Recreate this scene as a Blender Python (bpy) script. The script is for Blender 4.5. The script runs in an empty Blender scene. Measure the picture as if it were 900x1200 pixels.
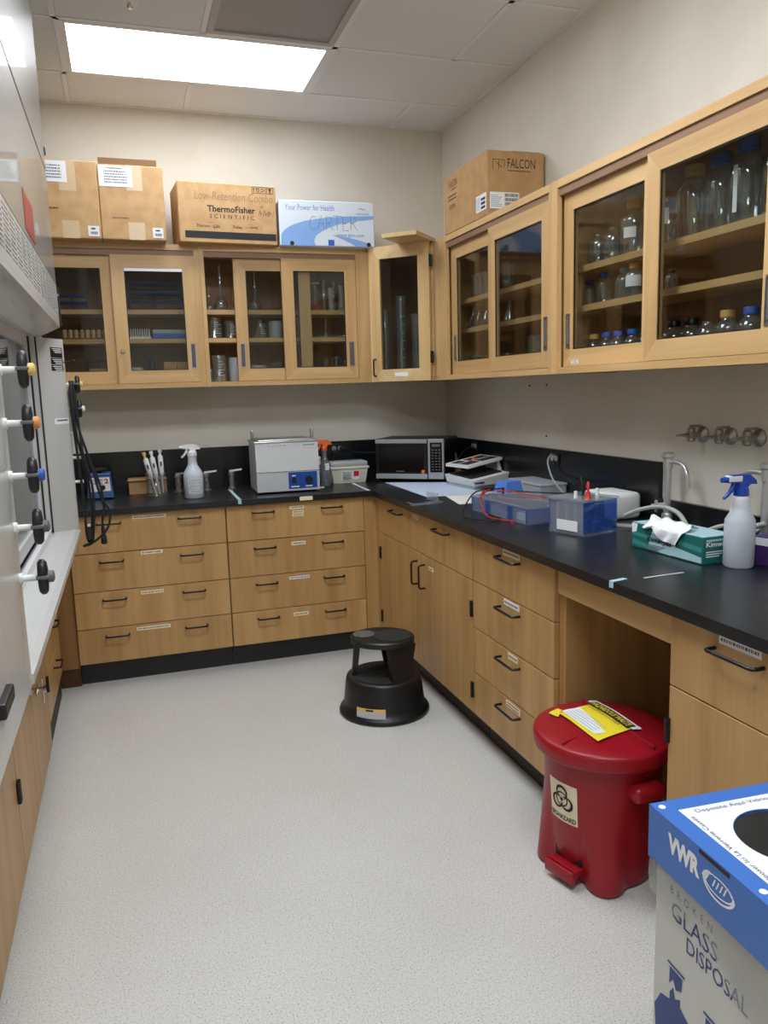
import bpy, bmesh, math, random
from mathutils import Vector, Matrix
random.seed(7)
PI = math.pi
SC = bpy.context.scene
COL = SC.collection

# ------------------------------------------------------------------ camera
cam_d = bpy.data.cameras.new('camera')
cam = bpy.data.objects.new('camera', cam_d)
COL.objects.link(cam)
SC.camera = cam
cam_d.sensor_fit = 'VERTICAL'
cam_d.sensor_height = 36.0
cam_d.lens = 919.63 / 1200 * 36.0
cam_d.clip_start = 0.02
def set_cam(pos, yaw, pitch, roll):
    f = Vector((math.sin(yaw)*math.cos(pitch), math.cos(yaw)*math.cos(pitch), math.sin(pitch)))
    r = Vector((math.cos(yaw), -math.sin(yaw), 0))
    u = r.cross(f)
    r2 = r*math.cos(roll) + u*math.sin(roll)
    u2 = -r*math.sin(roll) + u*math.cos(roll)
    m = Matrix((r2, u2, -f)).transposed().to_4x4()
    m.translation = pos
    cam.matrix_world = m
set_cam(Vector((-1.9933, -4.7856, 1.461)), 0.3127, -0.1552, -0.029)

# ------------------------------------------------------------------ world and exposure
w = bpy.data.worlds.new('world')
SC.world = w
w.use_nodes = True
w.node_tree.nodes['Background'].inputs[0].default_value = (.8, .82, .85, 1)
w.node_tree.nodes['Background'].inputs[1].default_value = 0.05
SC.view_settings.view_transform = 'Standard'
SC.view_settings.look = 'None'
SC.view_settings.gamma = 1
SC.view_settings.use_curve_mapping = False
SC.view_settings.exposure = 0.55
LIGHT = 15.0            # radiance of the fluorescent diffusers
SC.cycles.transparent_max_bounces = 32
SC.cycles.max_bounces = 10

# ------------------------------------------------------------------ materials
def lin(c):
    o = []
    for x in c[:3]:
        x = x/255.0
        o.append(x/12.92 if x <= .04045 else ((x+.055)/1.055)**2.4)
    return (o[0], o[1], o[2], 1)
MATS = {}
def mat(name, col, rough=.5, metal=0.0, spec=.5, coat=0.0, alpha=1.0, emit=None, es=0.0, coat_rough=.05):
    m = bpy.data.materials.new(name)
    m.use_nodes = True
    b = m.node_tree.nodes['Principled BSDF']
    b.inputs['Base Color'].default_value = lin(col)
    b.inputs['Roughness'].default_value = rough
    b.inputs['Metallic'].default_value = metal
    b.inputs['Specular IOR Level'].default_value = spec
    b.inputs['Coat Weight'].default_value = coat
    b.inputs['Coat Roughness'].default_value = coat_rough
    b.inputs['Alpha'].default_value = alpha
    if emit:
        b.inputs['Emission Color'].default_value = lin(emit)
        b.inputs['Emission Strength'].default_value = es
    MATS[name] = m
    return m
def nodes(m):
    return m.node_tree.nodes, m.node_tree.links, m.node_tree.nodes['Principled BSDF']
def ramp(n, stops):
    r = n.new('ShaderNodeValToRGB')
    e = r.color_ramp.elements
    while len(e) < len(stops): e.new(.5)
    for i, (p, c) in enumerate(stops):
        e[i].position = p
        e[i].color = c
    return r
def wood(name, c1, c2, axis, rough=.42, seed=0.0):
    m = mat(name, c1, rough, spec=.4)
    n, l, b = nodes(m)
    tc = n.new('ShaderNodeTexCoord'); oi = n.new('ShaderNodeObjectInfo')
    ad = n.new('ShaderNodeVectorMath'); ad.operation = 'ADD'
    sc = n.new('ShaderNodeVectorMath'); sc.operation = 'SCALE'
    cb = n.new('ShaderNodeCombineXYZ')
    for i in range(3): l.new(oi.outputs['Random'], cb.inputs[i])
    sc.inputs['Scale'].default_value = 7.0
    l.new(cb.outputs[0], sc.inputs[0])
    l.new(tc.outputs['Object'], ad.inputs[0]); l.new(sc.outputs[0], ad.inputs[1])
    mp = n.new('ShaderNodeMapping')
    s = [7.0, 7.0, 7.0]; s['xyz'.index(axis)] = 0.55
    mp.inputs['Scale'].default_value = s
    l.new(ad.outputs[0], mp.inputs['Vector'])
    n1 = n.new('ShaderNodeTexNoise'); n1.inputs['Scale'].default_value = 1.6; n1.inputs['Detail'].default_value = 5; n1.inputs['Distortion'].default_value = .8
    l.new(mp.outputs[0], n1.inputs['Vector'])
    mp2 = n.new('ShaderNodeMapping')
    s = [130.0, 130.0, 130.0]; s['xyz'.index(axis)] = 2.5
    mp2.inputs['Scale'].default_value = s
    l.new(ad.outputs[0], mp2.inputs['Vector'])
    n2 = n.new('ShaderNodeTexNoise'); n2.inputs['Scale'].default_value = 1.0; n2.inputs['Detail'].default_value = 3
    l.new(mp2.outputs[0], n2.inputs['Vector'])
    mx = n.new('ShaderNodeMath'); mx.operation = 'MULTIPLY_ADD'
    l.new(n2.outputs[0], mx.inputs[0]); mx.inputs[1].default_value = .28
    l.new(n1.outputs[0], mx.inputs[2])
    r = ramp(n, [(.42, lin(c2)), (.80, lin(c1))])
    l.new(mx.outputs[0], r.inputs[0])
    hs = n.new('ShaderNodeHueSaturation')
    mr = n.new('ShaderNodeMapRange'); mr.inputs[3].default_value = .95; mr.inputs[4].default_value = 1.05
    l.new(oi.outputs['Random'], mr.inputs[0]); l.new(mr.outputs[0], hs.inputs['Value'])
    l.new(r.outputs[0], hs.inputs['Color']); l.new(hs.outputs[0], b.inputs['Base Color'])
    return m
def noisy(m, c1, c2, scale, lo=.4, hi=.6, bump=0.0, detail=3, dist=.002):
    n, l, b = nodes(m)
    tc = n.new('ShaderNodeTexCoord')
    t = n.new('ShaderNodeTexNoise'); t.inputs['Scale'].default_value = scale; t.inputs['Detail'].default_value = detail
    l.new(tc.outputs['Object'], t.inputs['Vector'])
    r = ramp(n, [(lo, lin(c1)), (hi, lin(c2))])
    l.new(t.outputs[0], r.inputs[0]); l.new(r.outputs[0], b.inputs['Base Color'])
    if bump:
        bp = n.new('ShaderNodeBump'); bp.inputs['Strength'].default_value = bump; bp.inputs['Distance'].default_value = dist
        l.new(t.outputs[0], bp.inputs['Height']); l.new(bp.outputs[0], b.inputs['Normal'])
    return m
def thin_glass(name, tint, ior=1.5, refl=1.0, haze=0.0, haze_col=(255, 255, 255), rough=.02):
    m = bpy.data.materials.new(name); m.use_nodes = True
    n, l = m.node_tree.nodes, m.node_tree.links
    n.clear()
    out = n.new('ShaderNodeOutputMaterial')
    tr = n.new('ShaderNodeBsdfTransparent'); tr.inputs[0].default_value = lin(tint)
    gl = n.new('ShaderNodeBsdfGlossy'); gl.inputs['Roughness'].default_value = rough
    # Schlick reflectance, the same from both sides of a thin wall
    geo = n.new('ShaderNodeNewGeometry')
    dt = n.new('ShaderNodeVectorMath'); dt.operation = 'DOT_PRODUCT'
    l.new(geo.outputs['Normal'], dt.inputs[0]); l.new(geo.outputs['Incoming'], dt.inputs[1])
    ab = n.new('ShaderNodeMath'); ab.operation = 'ABSOLUTE'; l.new(dt.outputs['Value'], ab.inputs[0])
    iv = n.new('ShaderNodeMath'); iv.operation = 'SUBTRACT'; iv.inputs[0].default_value = 1; iv.use_clamp = True; l.new(ab.outputs[0], iv.inputs[1])
    pw = n.new('ShaderNodeMath'); pw.operation = 'POWER'; pw.inputs[1].default_value = 5; l.new(iv.outputs[0], pw.inputs[0])
    f0 = ((ior-1)/(ior+1))**2*refl
    ml = n.new('ShaderNodeMath'); ml.operation = 'MULTIPLY_ADD'; ml.use_clamp = True
    ml.inputs[1].default_value = 1-f0; ml.inputs[2].default_value = f0
    l.new(pw.outputs[0], ml.inputs[0])
    mx = n.new('ShaderNodeMixShader')
    l.new(ml.outputs[0], mx.inputs[0]); l.new(tr.outputs[0], mx.inputs[1]); l.new(gl.outputs[0], mx.inputs[2])
    last = mx
    if haze:
        df = n.new('ShaderNodeBsdfPrincipled'); df.inputs['Base Color'].default_value = lin(haze_col); df.inputs['Roughness'].default_value = .35
        m2 = n.new('ShaderNodeMixShader'); m2.inputs[0].default_value = haze
        l.new(mx.outputs[0], m2.inputs[1]); l.new(df.outputs[0], m2.inputs[2]); last = m2
    l.new(last.outputs[0], out.inputs[0])
    MATS[name] = m
    return m

WL, WD = (211, 173, 120), (188, 148, 97)          # wall cabinet maple
for a in 'xyz':
    wood('maple_'+a, WL, WD, a)
    wood('base_'+a, (195, 155, 101), (173, 132, 81), a, rough=.38)
wood('pale_y', (226, 196, 146), (206, 172, 120), 'y')
wood('pale_z', (222, 188, 134), (204, 166, 112), 'z')
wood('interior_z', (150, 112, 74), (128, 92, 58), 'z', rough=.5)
wood('track_x', (150, 116, 88), (134, 100, 74), 'x', rough=.5)
wood('filler_z', (168, 122, 72), (146, 100, 56), 'z')
wood('dark_toe', (94, 58, 34), (70, 42, 24), 'y', rough=.5)
noisy(mat('wall', (226, 218, 204), .62, spec=.25), (219, 212, 198), (225, 218, 204), 3, bump=.06, dist=.001)
noisy(mat('ceiling_tile', (232, 229, 222), .85, spec=.1), (216, 218, 219), (230, 232, 233), 160, .35, .6, bump=.15, dist=.001)
mat('ceiling_void', (60, 58, 55), .9)
mat('grid_white', (230, 231, 232), .5)
# floor: pale vinyl with fine grey and warm specks
m = mat('floor', (205, 203, 198), .33, spec=.4)
n, l, b = nodes(m)
tc = n.new('ShaderNodeTexCoord')
v1 = n.new('ShaderNodeTexNoise'); v1.inputs['Scale'].default_value = 210; v1.inputs['Detail'].default_value = 2
v2 = n.new('ShaderNodeTexNoise'); v2.inputs['Scale'].default_value = 2.2; v2.inputs['Detail'].default_value = 4
v3 = n.new('ShaderNodeTexNoise'); v3.inputs['Scale'].default_value = 120; v3.inputs['Detail'].default_value = 3
for v in (v1, v2, v3): l.new(tc.outputs['Object'], v.inputs['Vector'])
r1 = ramp(n, [(.30, lin((150, 145, 138))), (.41, lin((201, 199, 193))), (.62, lin((208, 206, 200))), (.72, lin((226, 224, 219)))])
l.new(v1.outputs[0], r1.inputs[0])
r2 = ramp(n, [(.3, (.94, .935, .925, 1)), (.7, (1, 1, 1, 1))]); l.new(v2.outputs[0], r2.inputs[0])
r3 = ramp(n, [(.32, (.92, .915, .90, 1)), (.44, (1, 1, 1, 1))]); l.new(v3.outputs[0], r3.inputs[0])
a1 = n.new('ShaderNodeMix'); a1.data_type = 'RGBA'; a1.blend_type = 'MULTIPLY'; a1.inputs[0].default_value = 1
l.new(r1.outputs[0], a1.inputs[6]); l.new(r2.outputs[0], a1.inputs[7])
a2 = n.new('ShaderNodeMix'); a2.data_type = 'RGBA'; a2.blend_type = 'MULTIPLY'; a2.inputs[0].default_value = 1
l.new(a1.outputs[2], a2.inputs[6]); l.new(r3.outputs[0], a2.inputs[7])
l.new(a2.outputs[2], b.inputs['Base Color'])
# epoxy worktop with faint wear
m = mat('epoxy', (30, 32, 35), .30, spec=.5)
noisy(m, (16, 18, 22), (29, 31, 36), 9, .35, .7)
mat('epoxy_plain', (20, 21, 23), .26)
mat('toe_black', (34, 35, 38), .5)
mat('toe_brown', (44, 34, 26), .6)
mat('black_metal', (22, 22, 23), .38, .3)
mat('black_plastic', (20, 20, 21), .4)
mat('black_rubber', (16, 16, 17), .6)
mat('stool_black', (19, 19, 21), .4)
noisy(mat('stool_pad', (46, 44, 43), .8), (26, 25, 25), (44, 43, 42), 220, bump=.3)
noisy(mat('stool_worn', (92, 88, 84), .8), (78, 75, 72), (104, 100, 95), 260, bump=.3)
mat('chrome', (205, 205, 205), .16, 1.0)
mat('old_chrome', (168, 164, 158), .34, .85)
mat('faucet_chrome', (206, 206, 205), .28, .7)
mat('steel', (178, 178, 176), .28, 1.0)
mat('hood_grey', (190, 189, 185), .34, spec=.5, coat=.3)
mat('hood_panel', (138, 136, 131), .4, spec=.06, coat=.5, coat_rough=.03)
mat('hood_inner', (168, 168, 166), .5)
mat('alu_white', (226, 227, 228), .35, .2)
mat('slot_dark', (96, 92, 86), .7)
mat('gasket', (12, 12, 13), .5)
noisy(mat('cardboard', (196, 158, 112), .75, spec=.2), (190, 152, 107), (200, 163, 117), 14, bump=.05)
noisy(mat('cardboard_tan', (186, 146, 100), .75, spec=.2), (180, 140, 95), (190, 151, 105), 14, bump=.05)
mat('cardboard_dark', (120, 88, 56), .8)
mat('tape_tan', (206, 178, 138), .3)
mat('paper', (232, 232, 232), .7)
mat('paper_cream', (233, 218, 188), .7)
mat('label_cream', (242, 226, 194), .5)
mat('ink', (34, 32, 34), .7)
mat('ink_soft', (108, 92, 74), .8)
mat('ink_pencil', (158, 124, 86), .8)
mat('ink_brown', (92, 70, 48), .8)
mat('ink_grey', (92, 94, 102), .8)
mat('ink_faint', (150, 160, 172), .8)
mat('white_carton', (214, 222, 230), .5)
mat('carton_blue', (128, 168, 220), .5)
mat('carton_text_blue', (92, 134, 190), .6)
mat('vwr_blue', (62, 112, 190), .42)
mat('vwr_navy', (44, 66, 128), .5)
mat('vwr_white', (222, 224, 228), .5)
mat('vwr_body', (206, 205, 202), .6)
mat('white_print', (240, 240, 242), .5)
mat('bin_red', (150, 16, 30), .36, spec=.45)
mat('haz_yellow', (238, 214, 50), .5)
mat('sticker_amber', (228, 186, 104), .5)
mat('sticker_grey', (186, 188, 192), .5)
mat('red_plastic', (196, 40, 36), .4)
mat('muted_red', (148, 44, 50), .35)
mat('orange_plastic', (240, 108, 48), .4)
mat('white_plastic', (226, 226, 222), .4)
mat('cream_plastic', (214, 208, 190), .45)
mat('grey_plastic', (150, 152, 154), .45)
mat('silver', (176, 176, 178), .3, .35)
mat('block_blue', (84, 128, 206), .45)
mat('pale_grey', (196, 197, 198), .4)
mat('bath_grey', (204, 206, 207), .35, .1)
mat('blue_plastic', (26, 84, 178), .4)
mat('blue_panel', (22, 74, 160), .4)
mat('vortex_blue', (56, 92, 140), .45)
mat('blue_cap', (34, 92, 190), .45)
mat('pale_blue_cap', (128, 172, 200), .45)
mat('yellow_cap', (222, 172, 92), .45)
mat('wire_blue', (36, 66, 120), .45)
mat('kim_green', (24, 104, 96), .45)
mat('kim_teal', (60, 138, 132), .45)
mat('kim_pale', (168, 204, 208), .45)
mat('purple_print', (66, 38, 98), .5)
mat('tissue', (236, 238, 240), .8)
mat('pad_blue', (192, 208, 228), .75)
mat('pad_white', (226, 226, 220), .75)
mat('tape_white', (206, 212, 214), .5)
mat('tape_teal', (170, 202, 206), .5)
mat('screen_black', (10, 10, 11), .12)
mat('hose_grey', (168, 168, 164), .45)
mat('wire_red', (172, 36, 34), .45)
mat('knob_yellow', (226, 190, 110), .45)
mat('knob_orange', (216, 142, 80), .45)
mat('knob_blue', (52, 92, 170), .45)
mat('knob_grey', (96, 96, 100), .45)
mat('spray_blue', (20, 66, 168), .35)
mat('vent_frame', (176, 174, 171), .5)
thin_glass('pane', (236, 238, 236), 1.45, 1.15)
thin_glass('hood_glass', (205, 212, 212), 1.5, 1.1)
thin_glass('glassware', (242, 246, 246), 1.5, 3.6, haze=.03)
thin_glass('glassware_thick', (230, 236, 238), 1.5, 3.8, haze=.07)
thin_glass('frosted', (225, 230, 232), 1.4, .8, haze=.5, haze_col=(212, 218, 222), rough=.2)
thin_glass('bottle_plastic', (232, 236, 240), 1.4, .8, haze=.66, haze_col=(234, 239, 246), rough=.15)
thin_glass('clear_acrylic', (236, 241, 244), 1.49, 2.4, haze=.14, haze_col=(225,232,240))
thin_glass('blue_acrylic', (158, 190, 242), 1.49, 2.6, haze=.20, haze_col=(92, 138, 222))
thin_glass('liner', (230, 230, 228), 1.4, 1.0, haze=.22, haze_col=(225, 225, 222), rough=.12)
thin_glass('liquid', (214, 222, 232), 1.33, .3, haze=.2, haze_col=(206, 216, 228))
mat('diffuser', (255, 255, 255), .6, emit=(238, 246, 255), es=LIGHT)
mat('diffuser_dimmed', (255, 255, 255), .6, emit=(242, 247, 255), es=LIGHT*.46)   # panel above the back cabinets, dimmed so it doesn't over-light the wall
# perforated return-air plate
m = mat('vent_plate', (150, 149, 148), .6)
n, l, b = nodes(m)
tc = n.new('ShaderNodeTexCoord'); vo = n.new('ShaderNodeTexVoronoi'); vo.inputs['Scale'].default_value = 130; vo.inputs['Randomness'].default_value = 0
l.new(tc.outputs['Object'], vo.inputs['Vector'])
r = ramp(n, [(.25, lin((70, 70, 70))), (.4, lin((160, 159, 158)))])
l.new(vo.outputs[0], r.inputs[0]); l.new(r.outputs[0], b.inputs['Base Color'])

# ------------------------------------------------------------------ mesh builders
class MB:
    def __init__(s): s.v = []; s.f = []; s.mi = []; s.cur = 0
    def add(s, vs, fs, M=None):
        o = len(s.v)
        s.v += [tuple(M @ Vector(p)) if M else tuple(p) for p in vs]
        s.f += [tuple(i+o for i in f) for f in fs]
        s.mi += [s.cur]*len(fs)
        return s
    def box(s, x0, x1, y0, y1, z0, z1, M=None, r=0.0, seg=2):
        if x1 < x0: x0, x1 = x1, x0
        if y1 < y0: y0, y1 = y1, y0
        if z1 < z0: z0, z1 = z1, z0
        vs = [(x, y, z) for x in (x0, x1) for y in (y0, y1) for z in (z0, z1)]
        fs = [(0, 1, 3, 2), (4, 6, 7, 5), (0, 4, 5, 1), (2, 3, 7, 6), (0, 2, 6, 4), (1, 5, 7, 3)]
        if r <= 0: return s.add(vs, fs, M)
        bm = bmesh.new()
        bv = [bm.verts.new(p) for p in vs]
        for f in fs: bm.faces.new([bv[i] for i in f])
        r = min(r, .49*min(x1-x0, y1-y0, z1-z0))
        bmesh.ops.bevel(bm, geom=list(bm.edges), offset=r, segments=seg, profile=.5, affect='EDGES')
        bm.verts.index_update()
        s.add([tuple(v.co) for v in bm.verts], [tuple(v.index for v in f.verts) for f in bm.faces], M)
        bm.free()
        return s
    def hexa(s, b4, t4, M=None):
        return s.add(list(b4)+list(t4), [(3, 2, 1, 0), (4, 5, 6, 7), (0, 1, 5, 4), (1, 2, 6, 5), (2, 3, 7, 6), (3, 0, 4, 7)], M)
    def prism(s, poly, axis, lo, hi, M=None):
        def p(a, b, c):
            return {'x': (c, a, b), 'y': (a, c, b), 'z': (a, b, c)}[axis]
        n = len(poly)
        vs = [p(a, b, lo) for a, b in poly] + [p(a, b, hi) for a, b in poly]
        fs = [tuple(range(n-1, -1, -1)), tuple(range(n, 2*n))] + [(i, (i+1) % n, (i+1) % n+n, i+n) for i in range(n)]
        return s.add(vs, fs, M)
    def lathe(s, prof, seg=24, c=(0, 0, 0), M=None, sx=1.0, sy=1.0, caps=True):
        vs = []; fs = []
        k = len(prof)
        for r, z in prof:
            for i in range(seg):
                a = 2*PI*i/seg
                vs.append((c[0]+r*sx*math.cos(a), c[1]+r*sy*math.sin(a), c[2]+z))
        for j in range(k-1):
            for i in range(seg):
                i2 = (i+1) % seg
                fs.append((j*seg+i, j*seg+i2, (j+1)*seg+i2, (j+1)*seg+i))
        if caps:
            if prof[0][0] > 1e-5: fs.append(tuple(range(seg-1, -1, -1)))
            if prof[-1][0] > 1e-5: fs.append(tuple(range((k-1)*seg, k*seg)))
        return s.add(vs, fs, M)
    def cyl(s, p0, p1, r0, r1=None, seg=12, M=None):
        return s.tube([p0, p1], [r0, r0 if r1 is None else r1], seg, M=M)
    def tube(s, pts, r, seg=8, closed=False, M=None):
        P = [Vector(p) for p in pts]
        n = len(P)
        R = r if isinstance(r, (list, tuple)) else [r]*n
        T = []
        for i in range(n):
            a = P[i-1] if (i > 0 or closed) else P[i]
            b = P[(i+1) % n] if (i < n-1 or closed) else P[i]
            t = (b-a)
            T.append(t.normalized() if t.length > 1e-9 else Vector((0, 0, 1)))
        u = T[0].orthogonal().normalized()
        vs = []; fs = []
        for i in range(n):
            u = (u - T[i]*u.dot(T[i]))
            u = u.normalized() if u.length > 1e-6 else T[i].orthogonal().normalized()
            w_ = T[i].cross(u)
            for k in range(seg):
                a = 2*PI*k/seg
                vs.append(tuple(P[i] + (u*math.cos(a)+w_*math.sin(a))*R[i]))
        m_ = n if closed else n-1
        for i in range(m_):
            j = (i+1) % n
            for k in range(seg):
                k2 = (k+1) % seg
                fs.append((i*seg+k, i*seg+k2, j*seg+k2, j*seg+k))
        if not closed:
            fs.append(tuple(range(seg-1, -1, -1))); fs.append(tuple(range((n-1)*seg, n*seg)))
        return s.add(vs, fs, M)
    def quad(s, a, b, c, d): return s.add([a, b, c, d], [(0, 1, 2, 3)])
    def mesh(s, name, smooth=0):
        me = bpy.data.meshes.new(name)
        me.from_pydata(s.v, [], s.f)
        if any(s.mi): me.polygons.foreach_set('material_index', s.mi)
        me.validate()
        bm = bmesh.new(); bm.from_mesh(me)
        bmesh.ops.recalc_face_normals(bm, faces=list(bm.faces))
        bm.to_mesh(me); bm.free()
        if smooth:
            for p in me.polygons: p.use_smooth = True
            me.set_sharp_from_angle(angle=math.radians(smooth))
        return me
    def build(s, name, m, parent=None, smooth=0, loc=None):
        return link(name, s.mesh(name, smooth), m, parent, loc)
def link(name, me, m, parent=None, loc=None, rot=None):
    o = bpy.data.objects.new(name, me)
    COL.objects.link(o)
    if m is not None and not me.materials:
        for q in (m if isinstance(m, (list, tuple)) else [m]): me.materials.append(MATS[q])
    if parent is not None: o.parent = parent
    if loc is not None: o.location = loc
    if rot is not None: o.rotation_euler = rot
    return o
def tag(o, label=None, cat=None, group=None, kind=None):
    if label: o['label'] = label
    if cat: o['category'] = cat
    if group: o['group'] = group
    if kind: o['kind'] = kind
    return o
def thing(name, label, cat, loc=(0, 0, 0), rz=0.0, group=None):
    o = bpy.data.objects.new(name, None)
    o.empty_display_size = .05
    COL.objects.link(o)
    o.location = loc; o.rotation_euler = (0, 0, rz)
    return tag(o, label, cat, group)
def copy_tree(o, parent=None):
    c = o.copy(); COL.objects.link(c)
    if parent is not None: c.parent = parent
    for ch in list(o.children): copy_tree(ch, c)
    return c
def spline(pts, k=6, closed=False):
    P = [Vector(p) for p in pts]; n = len(P); out = []
    rng = n if closed else n-1
    for i in range(rng):
        p0 = P[(i-1) % n] if (closed or i > 0) else P[i]
        p1 = P[i]; p2 = P[(i+1) % n]
        p3 = P[(i+2) % n] if (closed or i+2 < n) else p2
        for j in range(k):
            t = j/k
            out.append(.5*((2*p1)+(p2-p0)*t+(2*p0-5*p1+4*p2-p3)*t*t+(3*p1-p0-3*p2+p3)*t**3))
    if not closed: out.append(P[-1])
    return [tuple(p) for p in out]
def text(s, m, parent, org, xd, yd, w=None, h=None, name='lettering', bold=0.0, shear=0.0, warp=None, spacing=1.0, lift=.0006):
    """flat lettering: org is its lower left corner, xd/yd the writing directions; w and/or h give its size"""
    cu = bpy.data.curves.new(name, 'FONT')
    cu.body = s; cu.resolution_u = 2; cu.offset = bold; cu.shear = shear; cu.space_character = spacing
    ob = bpy.data.objects.new('tmp_text', cu)
    COL.objects.link(ob)
    bpy.context.view_layer.update()
    dg = bpy.context.evaluated_depsgraph_get()
    me = bpy.data.meshes.new_from_object(ob.evaluated_get(dg))
    bpy.data.objects.remove(ob); bpy.data.curves.remove(cu)
    me.name = name
    xs = [v.co.x for v in me.vertices]; ys = [v.co.y for v in me.vertices]
    x0, x1, y0, y1 = min(xs), max(xs), min(ys), max(ys)
    sx = w/(x1-x0) if w else h/(y1-y0)
    sy = h/(y1-y0) if h else w/(x1-x0)
    O = Vector(org); X = Vector(xd).normalized(); Y = Vector(yd).normalized(); N = X.cross(Y)
    for v in me.vertices:
        a = (v.co.x-x0)*sx; b_ = (v.co.y-y0)*sy
        if warp: v.co = Vector(warp(a, b_))
        else: v.co = O + X*a + Y*b_ + N*lift
    me.materials.clear()
    return link(name, me, m, parent)
def struct(o): o['kind'] = 'structure'; return o

def rebase(root, loc):
    """move a thing's origin to its base without moving anything in the world"""
    d = Vector(loc)
    root.location = d
    if root.data is not None: root.data.transform(Matrix.Translation(-d))
    for ch in root.children: ch.location = Vector(ch.location) - d
    return root
# ================================================================== the room
H = 3.024
XL, YF = -3.10, -6.20
B = MB
struct(B().box(XL-.1, .1, YF-.1, .1, -.1, 0).build('floor', 'floor'))
struct(B().box(XL-.1, .1, 0, .12, 0, H+.2).build('wall_back', 'wall'))
struct(B().box(0, .12, YF-.1, 0, 0, H+.2).build('wall_right', 'wall'))
struct(B().box(XL-.12, XL, YF-.1, 0, 0, H+.2).build('wall_left', 'wall'))
struct(B().box(XL, 0, YF-.12, YF, 0, H+.2).build('wall_front', 'wall'))
ceil = struct(B().box(XL, 0, YF, 0, H+.06, H+.1).build('ceiling', 'ceiling_void'))
# ceiling rows: 2 ft wide strips; lights and the return grille take the place of tiles
ROWS = [(0, -.42), (-.42, -1.01), (-1.01, -1.615), (-1.615, -2.22), (-2.22, -2.825), (-2.825, -3.43), (-3.43, -4.035), (-4.035, -4.64), (-4.64, -5.245), (-5.245, -5.85), (-5.85, -6.2)]
LIGHTS = [(-2.145, -.945, -1.01, -.42), (-2.145, -.945, -2.825, -2.22), (-2.145, -.945, -4.64, -4.035)]  # the rear panel is out of view, added to even out the light
grid = MB()
def bar_x(x0, x1, y): grid.box(x0, x1, y-.012, y+.012, H, H+.006)
def bar_y(x, y0, y1): grid.box(x-.012, x+.012, y0, y1, H, H+.006)
tile_cache = {}
def tile(x0, x1, y0, y1):
    k = (round(x1-x0, 3), round(y1-y0, 3))
    if k not in tile_cache:
        a, b_ = k[0]/2-.013, k[1]/2-.013
        tile_cache[k] = MB().box(-a, a, -b_, b_, 0, .014).mesh('ceiling_tile')
    link('ceiling_tile', tile_cache[k], 'ceiling_tile', ceil, ((x0+x1)/2, (y0+y1)/2, H+.003))
for i, (ya, yb) in enumerate(ROWS):
    if i: bar_x(XL, 0, ya)
    if i == 0: xs = [XL, -2.75, -2.155, -1.55, -.345, 0]
    elif i == 1: xs = [XL, -2.145, -.945, 0]
    elif i == 2: xs = [XL, -2.155, -1.545, -.945, -.35, 0]
    elif i in (4, 7): xs = [XL, -2.145, -.945, -.35, 0]
    else: xs = [XL, -2.155, -1.545, -.945, -.35, 0] if i % 2 else [XL, -2.155, -.95, 0]
    for k in range(len(xs)-1):
        if k: bar_y(xs[k], yb, ya)
        if i in (1, 4, 7) and abs(xs[k]+2.145) < .01: continue
        if i == 2 and abs(xs[k]+1.545) < .01: continue
        tile(xs[k], xs[k+1], yb, ya)
struct(grid.build('trim_1', 'grid_white'))
edge = MB()
edge.box(XL, 0, -.022, 0, H-.001, H+.006); edge.box(-.022, 0, YF, -.022, H-.001, H+.006)
struct(edge.build('trim_2', 'grid_white'))
LLAB = ['bright recessed fluorescent ceiling panel above the back cabinets', 'recessed fluorescent ceiling panel above the middle of the room', 'added unseen fluorescent ceiling panel at the rear of the room']
for (x0, x1, y0, y1), lb in zip(LIGHTS, LLAB):
    t = thing('ceiling_light', lb, 'ceiling light', ((x0+x1)/2, (y0+y1)/2, H), group='fluorescent ceiling panels')
    a, b_ = (x1-x0)/2-.012, (y1-y0)/2-.012
    f = MB()
    f.box(-a, a, -b_, -b_+.022, -.002, .03); f.box(-a, a, b_-.022, b_, -.002, .03)
    f.box(-a, -a+.022, -b_+.022, b_-.022, -.002, .03); f.box(a-.022, a, -b_+.022, b_-.022, -.002, .03)
    f.build('frame', 'grid_white', t)
    MB().box(-a+.022, a-.022, -b_+.022, b_-.022, .006, .010).build('diffuser', 'diffuser_dimmed' if y1 > -.6 else 'diffuser', t)
t = thing('air_vent', 'grey perforated return air grille in the ceiling beside the light', 'vent', (-1.245, -1.3125, H))
a = .287
f = MB()
f.box(-a, a, -a, -a+.03, -.003, .012); f.box(-a, a, a-.03, a, -.003, .012); f.box(-a, -a+.03, -a+.03, a-.03, -.003, .012); f.box(a-.03, a, -a+.03, a-.03, -.003, .012)
f.build('frame', 'vent_frame', t)
MB().box(-a+.03, a-.03, -a+.03, a-.03, .004, .010).build('perforated_plate', 'vent_plate', t)
t = thing('sprinkler_head', 'small white sprinkler head in the ceiling tile by the light', 'sprinkler', (-1.852, -1.214, H))
MB().lathe([(.0, -.004), (.03, -.004), (.034, .003)], 20).build('cover_plate', 'white_plastic', t, 40)
MB().lathe([(.0, -.02), (.010, -.02), (.012, -.012), (.006, -.004)], 14).build('nozzle', 'chrome', t, 40)
# three small dark screw holes in the right wall
for (yy, zz), lb in zip([(-1.126, 1.457), (-1.3, 1.459), (-1.301, 1.206)], ('left dark screw in the right wall just below the far wall cabinet', 'right dark screw in the right wall just below the far wall cabinet', 'lone dark screw in the right wall above the outlet')):
    o = MB().lathe([(.005, 0), (.005, .002), (.003, .006), (0, .006)], 10, M=Matrix.Rotation(-PI/2, 4, 'Y')).build('wall_screw', 'ink_brown', None, 40)
    o.location = (-.0005, yy, zz); tag(o, lb, 'screw', 'screws in the right wall')

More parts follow.
